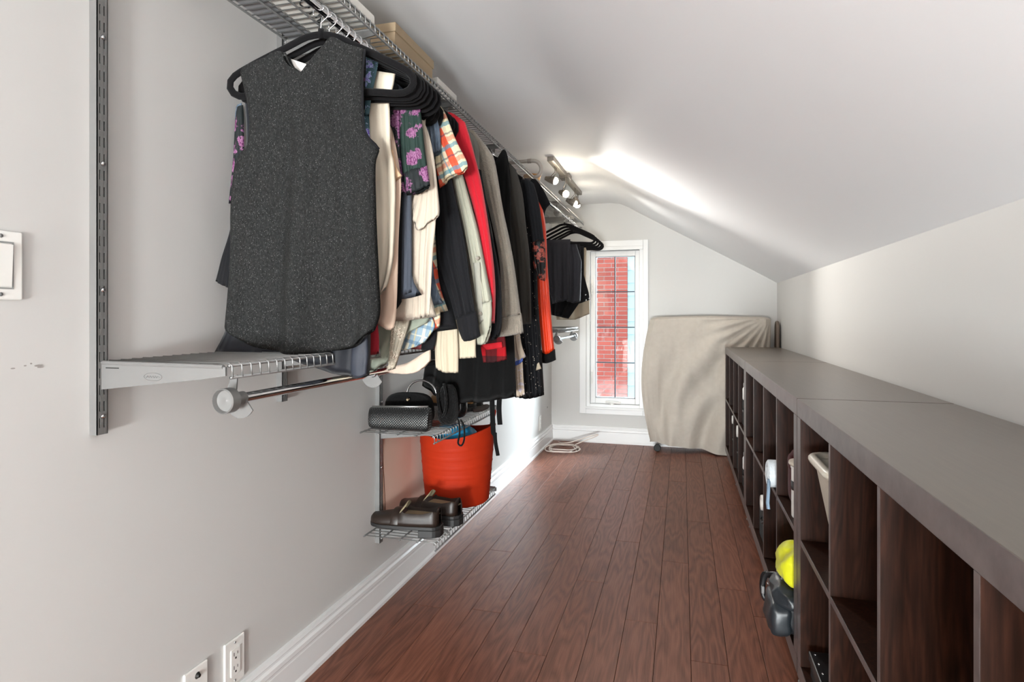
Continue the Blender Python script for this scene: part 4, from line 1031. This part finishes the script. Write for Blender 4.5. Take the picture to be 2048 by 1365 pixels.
def shoe(name, label, loc, rz, L, mats, heel=.028, boot=0, strap=False, group=None, w=.046):
    """lofted shoe: heel at local x=0, toe at +x; sole, upper, insole, strap"""
    t = thing(name, label, 'shoe', loc, group, rz)

    def hw(s):
        return w * ((.70 + .0 * s) if s < .02 else 1) * (.72 + .28 * math.sin(min(1, s / .65) * PI / 2)) * (max(0, 1 - max(0, (s - .72) / .285) ** 2.4)) ** .5 * min(1, (.35 + s / .09)) ** .6
    sole = MB(); N_ = 26
    outline = [(L * i / N_, hw(i / N_) + .004) for i in range(N_ + 1)]
    poly = [(x, -y_) for x, y_ in outline] + [(x, y_) for x, y_ in reversed(outline)]
    poly[0] = (-.004, poly[0][1]); poly[-1] = (-.004, poly[-1][1])
    sole.prism(poly, heel * .62, heel * .62 + .013, 'z')
    sole.prism([(x, y_) for x, y_ in poly if x >= L * .36], .0, heel * .62, 'z') if heel < .03 else None
    so = obj('sole', sole, mats[1], t, world=False, bevel=.003)
    obj('heel', MB().prism([(x, y_ * .98) for x, y_ in poly if x <= L * .30], 0, heel * .62, 'z'), mats[1], t, world=False, bevel=.002)
    zb = heel * .62 + .013; up = MB(); ins = []; rings = []
    for i in range(N_ + 1):
        s = i / N_; h = hw(s); x = L * s
        if s < .5: top = .044 + .016 * max(0, 1 - s / .22) + boot
        else: top = .050 - .024 * min(1, (s - .5) / .42) ** .8 + boot * max(0, 1 - (s - .5) / .12)
        if s > .97: top = .014
        op = .04 < s < .52
        ring = []
        K = 15
        for k in range(K):
            a = -1 + 2 * k / (K - 1)
            if op:
                if abs(a) > .45: q = (1 - abs(a)) / .55; yy = h * (1.03 - .12 * q * q); zz = zb + top * q
                else: yy = h * .86 * abs(a) / .45; zz = zb + .028 + boot * .5
                if .3 < abs(a) <= .45: yy = h * .86; zz = zb + (top - .003 if abs(a) > .38 else .029 + boot * .5)
                yy = math.copysign(yy, a)
            else:
                ang = (1 - abs(a)) * PI / 2; yy = math.copysign(h * math.cos(ang) ** .75 * 1.03, a) if abs(a) < 1 else a * h * 1.03
                zz = zb + top * math.sin(ang) ** .85
            ring.append((x + (.004 if s == 0 else 0), yy, zz))
        rings.append(ring)
    up.loft(rings, closed=False)
    obj('upper', up, mats[0], t, world=False, smooth='auto', solid=.0015)
    ii = [(L * s_, hw(s_) * .82) for s_ in [.05 + .47 * q / 10 for q in range(11)]]
    obj('insole', MB().prism([(x, -y_) for x, y_ in ii] + [(x, y_) for x, y_ in reversed(ii)], zb + .029 + boot * .5, zb + .033 + boot * .5, 'z'), mats[2], t, world=False)
    if strap:
        obj('strap', MB().tube([(L * .60, hw(.6) * 1.05 * math.cos(a), zb + .004 + .045 * math.sin(a)) for a in [PI * k / 16 for k in range(17)]], 0, 8, flat=(.014, .0022, (1, 0, 0))), mats[0], t, world=False, smooth='auto')
        obj('tongue', MB().grid(lambda a, s_: (L * (.56 - .10 * s_), .030 * (a * 2 - 1) * (1 - .3 * s_ ** 3), zb + .044 + .032 * s_ - .01 * (a * 2 - 1) ** 2), 8, 8), mats[3], t, world=False, smooth=True, solid=.003)
    return t


M_LOAF = plain('dark_brown_leather', hexc('231812'), .45, noise=.12, nscale=20)
M_LSOLE = plain('black_rubber', (.012, .011, .011), .55)
M_INS = plain('khaki_insole', hexc('8A7D62'), .7)
ZB = .3175
shoe('loafer', 'nearest dark brown penny loafer, toe to the wall, on the lowest wire shelf', (-.812, 1.975, ZB), PI + .05, .262, (M_LOAF, M_LSOLE, M_INS, M_INS), .040, 0, True, 'dark brown penny loafers')
shoe('loafer', 'dark brown penny loafer standing behind the first, beside the orange tub', (-.785, 2.095, ZB), PI - .16, .262, (M_LOAF, M_LSOLE, M_INS, M_INS), .040, 0, True, 'dark brown penny loafers')
shoe('ankle_boot', 'tan leather ankle boot at the far end of the low wire shelf', (-.84, 2.50, ZM), PI, .2, (M_TAN, M_LSOLE, M_INS, M_INS), .03, .03, False, 'tan ankle boots on the low shelf', .036)
shoe('ankle_boot', 'tan leather ankle boot nearer the patent bag on the low wire shelf', (-.84, 2.415, ZM), PI, .2, (M_TAN, M_LSOLE, M_INS, M_INS), .03, .03, False, 'tan ankle boots on the low shelf', .036)
t = thing('slipper', 'flat dark brown slipper at the front edge of the low wire shelf', 'shoe', (-.83, 2.44, ZM))
pts = [(-.825 + .024 * math.cos(a), 2.45 + .085 * math.sin(a) , 0) for a in [2 * PI * k / 24 for k in range(24)]]
obj('sole', MB().prism([(x + .0, y_) for x, y_, _ in pts], ZM, ZM + .012, 'z'), plain('brown_felt', hexc('3B2E29'), .8), t, bevel=.003)
bpy.data.objects.remove(bpy.data.objects['ankle_boot'].children[0]) if False else None

# ------------------------------------------------------------------ orange tub with a bag inside, peach board
M_TUB = plain('orange_plastic', hexc('A32A10'), .6, spec=.12)
TX, TY, RT, RB = -.908, 2.385, .158, .132
t = thing('tub', 'flexible orange-red plastic tub on the lowest wire shelf', 'tub', (TX, TY, ZB))
prf = [(0, 0), (RB - .006, 0), (RB, .006)]
H_ = .295
for k in range(1, 45):
    h = .006 + (H_ - .006) * k / 44; r = RB + (RT - RB) * (h / H_) ** .9
    prf.append((r + (.0016 if (k % 6 == 0 and 8 < k < 40) else 0), h))
prf += [(RT + .004, H_), (RT + .004, H_ + .006), (RT - .003, H_ + .006), (RT - .006, H_ - .01), (RB - .004, .02), (0, .012)]
ri = []
for r, h in prf:
    ri.append([(TX + r * math.cos(a), TY + r * 1.0 * math.sin(a), ZB + h + (.018 * math.cos(2 * a) * (h / H_) ** 3)) for a in [2 * PI * k / 48 for k in range(48)]])
obj('bucket', MB().loft(ri), M_TUB, t, smooth='auto')
for a0 in (math.radians(205), math.radians(20)):
    P = []
    for k in range(17):
        q = k / 16; a = a0 + (q - .5) * 1.0
        P.append((TX + (RT + .002) * math.cos(a), TY + (RT + .002) * math.sin(a), ZB + H_ - .004 + .062 * (.5 if a0 > 2 else 1) * math.sin(PI * q) ** .7 + .018 * math.cos(2 * a)))
    obj('handle', MB().tube(P, 0, 8, flat=(.004, .008, (math.cos(a0), math.sin(a0), 0))), M_TUB, t, smooth=True)
M_BLUEBAG = blotch('blue_print_plastic', hexc('2E86B0'), [(.02, .10, .3), (.75, .85, .9), (.05, .3, .5)], 26, .38, .45, rough=.3)
t = thing('shopping_bag', 'blue printed plastic shopping bag stuffed inside the orange tub', 'bag', (TX, TY, ZB + .2))
mb = MB(); pill(mb, (TX - .01, TY - .01, ZB + .16), .22, .21, .155, 2.6, 36, 18, .15)
rr_ = random.Random(3); mb.v = [(x + rr_.uniform(-.006, .006), y_ + rr_.uniform(-.006, .006), z_ + rr_.uniform(-.004, .004)) for x, y_, z_ in mb.v]
obj('bag', mb, M_BLUEBAG, t, smooth=True)
t = thing('peach_board', 'peach cardboard panel leaning on the wall behind the orange tub', 'board', (-1.06, 2.2, ZB))
obj('panel', MB().prism([(-1.071, ZB), (-1.077, ZB), (-1.096, .672), (-1.090, .672)], 2.062, 2.50, 'y'), plain('peach_card', hexc('DCC0AE'), .75), t, bevel=.001)
obj('edge_strip', MB().prism([(-1.0705, ZB), (-1.0775, ZB), (-1.0965, .673), (-1.0895, .673)], 2.059, 2.064, 'y'), plain('brown_edge', hexc('6B4A3A'), .6), t)

# ------------------------------------------------------------------ draped furniture by the far wall
n = N('oatmeal_sheet'); s_ = n.sep(n.coord())
st = stripes(n, s_[0], .011, 0, .3); f = n.noise(n.coord(), 30, 3)
c = n.mix(f, hexc('B9AFA3'), hexc('C9C0B5')); c = n.mix(n.math('MULTIPLY', st, .25), c, hexc('A49A8F'))
n.base(c); n.set(.9, 0, .15, .1); n.bump(n.noise(n.coord(), 40, 4), .25, .004); M_SHEET = n.m
t = thing('draped_furniture', 'low piece of furniture under an oatmeal dust sheet in the far right corner', 'covered furniture', (.22, 5.04, 0))
X0, X1, YA, YB, ZT = -.245, .655, 4.965, 5.16, 1.083


def drape(a, s):
    """a runs round left side, front, right side; s from top centre line down to the hem"""
    per = [(X0 + .03, YB), (X0, YB - .05), (X0, YA + .04), (X0 + .04, YA), (X1 - .04, YA), (X1, YA + .04), (X1, YB)]
    seg = [.0, .06, .16, .24, .86, .93, 1.0]
    for i in range(6):
        if a <= seg[i + 1] + 1e-9:
            q = (a - seg[i]) / (seg[i + 1] - seg[i]); p = per[i]; r = per[i + 1]
            x, y_ = p[0] + (r[0] - p[0]) * q, p[1] + (r[1] - p[1]) * q; break
    if s < .1:
        k = s / .1; cx = min(max(x, X0 + .1), X1 - .1); cy = (YA + YB) / 2
        e = math.sin(k * PI / 2)
        return (cx + (x - cx) * e, cy + (y_ - cy) * e, ZT + .004 * math.sin(8 * x) - .022 * (1 - math.cos(k * PI / 2)))
    q = (s - .1) / .9; fx = (x - X0) / (X1 - X0)
    hem = .045 + .02 * math.sin(5 * fx + 1) - .035 * fx
    z = ZT - .022 - (ZT - .022 - hem) * q
    lo = q ** 1.1
    bul = .075 * math.sin(PI * min(1, q * 1.02)) ** .9 * max(0, 1 - fx / .55)
    d = .046 * lo * math.sin(2 * PI * (2.6 * fx + .55 * q) + .6) + .020 * lo * math.sin(2 * PI * (5.2 * fx + 1.3 * q) + 1.0)
    dia = .028 * math.sin(2 * PI * (3.3 * fx + 2.6 * q)) * math.exp(-((fx - .55) / .28) ** 2) * math.sin(PI * min(1, q))
    ra = math.hypot(x - .66, z - 1.10); rad = .013 * math.sin(30 * math.atan2(1.10 - z, .66 - x)) * math.exp(-((ra - .30) / .16) ** 2)
    wr = .009 * math.sin(34 * x + 14 * z + 2 * math.sin(9 * z)) * math.exp(-((fx - .42) / .12) ** 2) * math.exp(-((q - .4) / .2) ** 2)
    d += .012 * lo * math.sin(2 * PI * 11 * fx + 2 * q) * math.exp(-(fx / .2) ** 2)
    tuck = .02 * max(0, (q - .82) / .18) ** 2
    return (x - bul * (1 if fx < .1 else .6) + (.3 * d if fx < .02 else 0), min(y_ - (d + dia + rad + wr) * (1 if .1 < a < .97 else .2) - .01 * lo + tuck, 5.165), z)


obj('dust_sheet', MB().grid(drape, 200, 110), M_SHEET, t, smooth=True)
for x in (-.19, .60): obj('caster', MB().lathe([(0, -.014), (.024, -.014), (.028, -.008), (.028, .008), (.024, .014), (0, .014)], (x, 4.985, .028), 18, 'y').box(x - .012, x + .012, 4.966, 5.004, .03, .075).lathe([(0, 4.966 - .0), (.01, 4.966), (.01, 4.964)], (x, 0, .03), 10, 'y') if False else
    MB().add([(x + r * math.cos(a), 4.985 + h, .0285 + r * math.sin(a)) for h, r in ((-.014, .024), (-.009, .028), (.009, .028), (.014, .024)) for a in [2 * PI * k / 18 for k in range(18)]],
             [(j * 18 + i, j * 18 + (i + 1) % 18, (j + 1) * 18 + (i + 1) % 18, (j + 1) * 18 + i) for j in range(3) for i in range(18)] + [tuple(range(18)), tuple(range(71, 53, -1))]).box(x - .014, x + .014, 4.972, 5.0, .035, .06), M_SLOT, t, smooth='auto')
t = thing('rounded_board', 'brown round-topped board standing between the draped furniture and right wall', 'board', (.70, 5.03, 0))
arc = [(5.03 + .055 * math.cos(a), .99 + .055 * math.sin(a)) for a in [PI * k / 16 for k in range(17)]]
obj('board', MB().prism([(5.085, 0), *arc, (4.975, 0)], .692, .714, 'x'), plain('mid_brown_board', hexc('7A6A5C'), .6), t, bevel=.003)
obj('edge_band', MB().tube([(.703, 4.973, .0), *[(.703, y_, z_) for y_, z_ in reversed(arc)], (.703, 5.087, 0)], 0, 8, flat=(.009, .003, (1, 0, 0))), plain('dark_board_edge', hexc('6E6055'), .6), t, smooth='auto')

# ------------------------------------------------------------------ white cable on the floor
P = []
rc = random.Random(5)
cx, cy = -.93, 4.83
for lp in range(4):
    r0, r1 = .095 + .03 * rc.random(), .105 + .05 * rc.random(); ox, oy = rc.uniform(-.025, .025), rc.uniform(-.03, .03)
    for k in range(14):
        a = 2 * PI * k / 14 + lp * .3; P.append((cx + ox + r0 * math.cos(a), cy + oy + r1 * math.sin(a), .006 + .006 * lp + .004 * math.sin(3 * a)))
P += [(-.84, 4.93, .03), (-.78, 4.95, .055), (-.70, 4.96, .09), (-.665, 4.98, .106), (-.69, 5.02, .10), (-.81, 5.01, .06), (-.90, 4.99, .03), (-.97, 5.0, .02), (-1.0, 5.03, .02), (-1.01, 5.06, .012), (-1.02, 5.10, .006)]
t = thing('cable_coil', 'white cable loosely coiled on the floor in the far left corner', 'cable', (cx, cy, 0))
obj('cord', MB().tube(resample(P, 340), .0042, 8), plain('cream_cord', hexc('E4D6CC'), .5), t, smooth=True)

# ------------------------------------------------------------------ things in the cubes
ZLO = .1105; ZHI = .4635
M_TUBC = plain('cream_plastic', hexc('DAD3C4'), .35)
t = thing('storage_bin', 'cream plastic bin with thick rounded rim in the nearest unit', 'bin', (.47, 1.66, ZHI))
def rect_ring(x0, x1, y0, y1, z, r, n=6):
    out = []
    for cx_, cy_, a0 in ((x1 - r, y1 - r, 0), (x0 + r, y1 - r, 90), (x0 + r, y0 + r, 180), (x1 - r, y0 + r, 270)):
        out += [(cx_ + r * math.cos(math.radians(a0 + 90 * k / n)), cy_ + r * math.sin(math.radians(a0 + 90 * k / n)), z) for k in range(n + 1)]
    return out
bx0, bx1, by0, by1 = .335, .68, 1.545, 1.775
rg = [rect_ring(bx0 + .045 - q * .045, bx1 - .045 + q * .045, by0 + .03 - q * .03, by1 - .03 + q * .03, ZHI + .245 * q, .03) for q in (0, .02, .3, .6, .97, 1)]
rg += [rect_ring(bx0 + .006, bx1 - .006, by0 + .006, by1 - .006, ZHI + .245, .028), rect_ring(bx0 + .05, bx1 - .05, by0 + .035, by1 - .035, ZHI + .006, .025)]
obj('tub', MB().loft(rg), M_TUBC, t, smooth='auto')
rim = rect_ring(bx0 - .004, bx1 + .004, by0 - .004, by1 + .004, ZHI + .248, .036)
obj('rim', MB().tube(resample(rim + [rim[0]], 70, False)[:-1], .012, 10, closed=True), M_TUBC, t, smooth=True)
t = thing('studded_box', 'black box with silver studs low in the nearest unit', 'box', (.45, 1.68, ZLO))
obj('base', MB().box(.335, .56, 1.55, 1.80, ZLO, ZLO + .06), M_BLACK, t, bevel=.003)
obj('lid', MB().box(.331, .564, 1.546, 1.804, ZLO + .04, ZLO + .065), M_BLACK, t, bevel=.003)
for k in range(6): obj('stud', MB().lathe([(.004, ZLO + .0648), (.003, ZLO + .067), (0, ZLO + .068)], (.345 + .0, 1.56 + .045 * k, 0), 10), M_CHROME, t, smooth=True)

# white canister with ribbon in the middle unit, upper cube nearest
t = thing('ribboned_canister', 'white canister tied with a pale ribbon in the middle unit', 'canister', (.37, 2.06, ZHI))
obj('canister', MB().lathe([(0, 0), (.043, 0), (.045, .004), (.045, .15), (.047, .152), (.047, .158), (.043, .16), (0, .16)], (.372, 2.045, ZHI), 28), M_PLATE, t, smooth='auto')
obj('band', MB().lathe([(.0458, .085), (.0462, .086), (.0462, .112), (.0458, .113)], (.372, 2.045, ZHI), 28, caps=False), M_BLACK, t, smooth='auto')
obj('lid', MB().lathe([(0, .1605), (.050, .1605), (.053, .165), (.052, .172), (.03, .178), (0, .18)], (.372, 2.045, ZHI), 28), plain('bone_lid', hexc('CFC3B4'), .4), t, smooth='auto')
for sg in (-1, 1):
    obj('ribbon', MB().tube([(.36 + .012 * math.cos(a) * 1, 2.045 + sg * .024 + .022 * math.sin(a) * 1, ZHI + .207 + .026 * math.sin(a + .6)) for a in [2 * PI * k / 18 for k in range(18)]], 0, 8, closed=True, flat=(.006, .0015, (1, 0, 0))), plain('cream_ribbon', hexc('DDD0C6'), .5), t, smooth=True)
t = thing('maroon_scarf', 'dark maroon folded scarf behind the ribboned canister', 'scarf', (.38, 2.15, ZHI))
obj('fold', pill(MB(), (.39, 2.155, ZHI), .11, .085, .19, 4, taper=.05), fabric('maroon_cloth', hexc('4A2426'), .9, 700), t, smooth=True)
obj('end', pill(MB(), (.355, 2.13, ZHI + .12), .05, .06, .06, 3), fabric('maroon_cloth', hexc('4A2426'), .9, 700), t, smooth=True)
t = thing('rolled_towel', 'rolled white and pale blue towel sticking out of the middle unit', 'towel', (.36, 2.36, ZHI))
sp = [(.012 + .036 * k / 60, 2 * PI * 2.6 * k / 60) for k in range(61)]
mbt = MB()
pth = [(2.375 + r * math.cos(a), ZHI + .05 + r * math.sin(a)) for r, a in sp]
obj('roll', MB().lathe([(0, .296), (.020, .297), (.022, .300), (.034, .300), (.036, .297), (.040, .297), (.048, .302), (.049, .31), (.049, .55), (.04, .56), (0, .56)], (0, 2.375, ZHI + .05), 28, 'x'), fabric('white_terry', hexc('D8DEE2'), .95, 300, 1.2, .05), t, smooth='auto')
obj('hanging_end', MB().tube([(.300, 2.345, ZHI + .03), (.296, 2.32, ZHI + .0), (.292, 2.31, ZHI - .04), (.294, 2.305, ZHI - .06)], 0, 10, flat=(.006, .018, (1, 0, 0))), fabric('blue_terry', hexc('8FA6BC'), .95, 300, 1.2, .05), t, smooth=True)
# yellow bag and black backpack, lower cube
from mathutils import noise as mnoise
def crumple(mb, amp, sc, seed=0):
    out = []
    for x, y_, z_ in mb.v:
        p = Vector((x, y_, z_)) * sc + Vector((seed * 3.7, seed * 1.3, 0))
        d = mnoise.noise_vector(p) * amp + mnoise.noise_vector(p * 2.3) * amp * .45
        out.append((x + d.x, y_ + d.y, max(z_ + d.z, 0)))
    mb.v = out; return mb


M_YEL = fabric('yellow_nylon', hexc('C9C81E'), .5, 900, .2, .06, .1, 1.2)
t = thing('yellow_bag', 'bright yellow nylon bag on top of the black backpack in the middle unit', 'bag', (.37, 2.07, ZLO + .16))
mb = MB(); pill(mb, (.375, 2.05, ZLO + .152), .20, .21, .115, 3.0, 60, 34, .25)
crumple(mb, .012, 20, 2)
obj('bag', mb, M_YEL, t, smooth=True)
obj('seam', MB().tube(resample([(.30, 2.14, ZLO + .19), (.30, 2.07, ZLO + .20), (.30, 1.99, ZLO + .19)], 12), .003, 6), plain('olive_piping', hexc('8E8F1C'), .6), t, smooth=True)
M_PACK = plain('black_grey_nylon', hexc('23272B'), .4, noise=.2, nscale=20)
t = thing('backpack', 'black backpack lying in the low cube of the middle unit', 'backpack', (.37, 2.06, ZLO))
obj('body', crumple(pill(MB(), (.40, 2.065, ZLO + .004), .25, .20, .15, 4.0, 56, 30, taper=.1), .008, 18, 1), M_PACK, t, smooth=True)
obj('pocket', crumple(pill(MB(), (.288, 2.045, ZLO + .004), .07, .17, .10, 4.5, 48, 24, taper=.1), .006, 24, 4), M_PACK, t, smooth=True)
obj('top_flap', crumple(pill(MB(), (.33, 2.055, ZLO + .085), .12, .19, .06, 3.4, 48, 24), .012, 22, 6), M_PACK, t, smooth=True)
for k in range(3):
    obj('strap', MB().tube(resample([(.30, 2.13 + .012 * k, ZLO + .135 - .02 * k), (.268, 2.15 + .01 * k, ZLO + .12), (.258, 2.155 + .012 * k, ZLO + .08), (.262, 2.15, ZLO + .045), (.285, 2.14, ZLO + .03 + .02 * k)], 24), 0, 8, flat=(.003, .008, (0, 1, 0))), M_BLACK, t, smooth=True)
obj('buckle', MB().box(.252, .262, 2.14, 2.168, ZLO + .06, ZLO + .085), plain('grey_plastic', (.2, .2, .2), .4), t, bevel=.003)
# black boxes with small white things on top, peeking out of the farther cubes
M_FBOX = fabric('black_felt_box', (.008, .008, .008), .95, 500, .5, .2, .05, .3, .1)
def peek(y, zf, h, kind, lab, blab, r=.036, ln=.20):
    b = thing('fabric_box', blab, 'box', (.50, y, zf))
    obj('walls', MB().loft([rect_ring(.335, .68, y - .13, y + .13, zf, .012), rect_ring(.335, .68, y - .13, y + .13, zf + h, .012)]), M_FBOX, b, bevel=.002)
    obj('pull_loop', MB().tube([(.334, y - .03, zf + h * .6), (.328, y - .02, zf + h * .55), (.328, y + .02, zf + h * .55), (.334, y + .03, zf + h * .6)], 0, 6, flat=(.002, .006, (1, 0, 0))), M_BLACK, b)
    t = thing(kind, lab, 'jar' if kind == 'white_jar' else 'roll', (.40, y - .08, zf + h))
    yy = y - .09
    if kind == 'white_jar':
        obj('jar', MB().lathe([(0, 0), (r * .92, 0), (r, .006), (r, .06), (r * .85, .07), (r * .8, .074), (0, .074)], (.352, yy, zf + h), 20), M_PLATE, t, smooth='auto')
        obj('lid', MB().lathe([(0, .0742), (r * .86, .0742), (r * .86, .09), (r * .8, .094), (0, .094)], (.352, yy, zf + h), 20), plain('pale_grey_plastic', hexc('BDBDBA'), .4), t, smooth='auto')
    else:
        obj('roll', MB().lathe([(r * .35, .33), (r * .5, .318), (r * .95, .316), (r, .322), (r, .316 + ln), (0, .316 + ln)], (0, yy, zf + h + r + .0005), 20, 'x', caps=False), M_PLATE, t, smooth='auto')
        obj('core', MB().lathe([(0, .332), (r * .34, .329), (r * .34, .36)], (0, yy, zf + h + r + .0005), 14, 'x', caps=False), plain('pale_grey_plastic', hexc('BDBDBA'), .4), t, smooth='auto')


peek(2.80, ZLO, .165, 'paper_roll', 'white paper roll on the black box low in the middle unit', 'black fabric box low in the middle unit, third cube from its near side', .032)
peek(3.61, ZHI, .165, 'white_jar', 'white jar on the black box in the nearest upper cube of the farthest unit', 'black fabric box in the nearest upper cube of the farthest unit', .034)
peek(3.61, ZLO, .140, 'white_jar', 'white jar on the black box in the nearest low cube of the farthest unit', 'black fabric box in the nearest low cube of the farthest unit', .034)
peek(3.96, ZLO, .245, 'paper_roll', 'white paper roll on tall black box, second low cube of farthest unit', 'tall black fabric box in the second low cube of the farthest unit', .036)
peek(4.31, ZLO, .265, 'paper_roll', 'white paper roll on tall black box, third low cube of farthest unit', 'tall black fabric box in the third low cube of the farthest unit', .028)
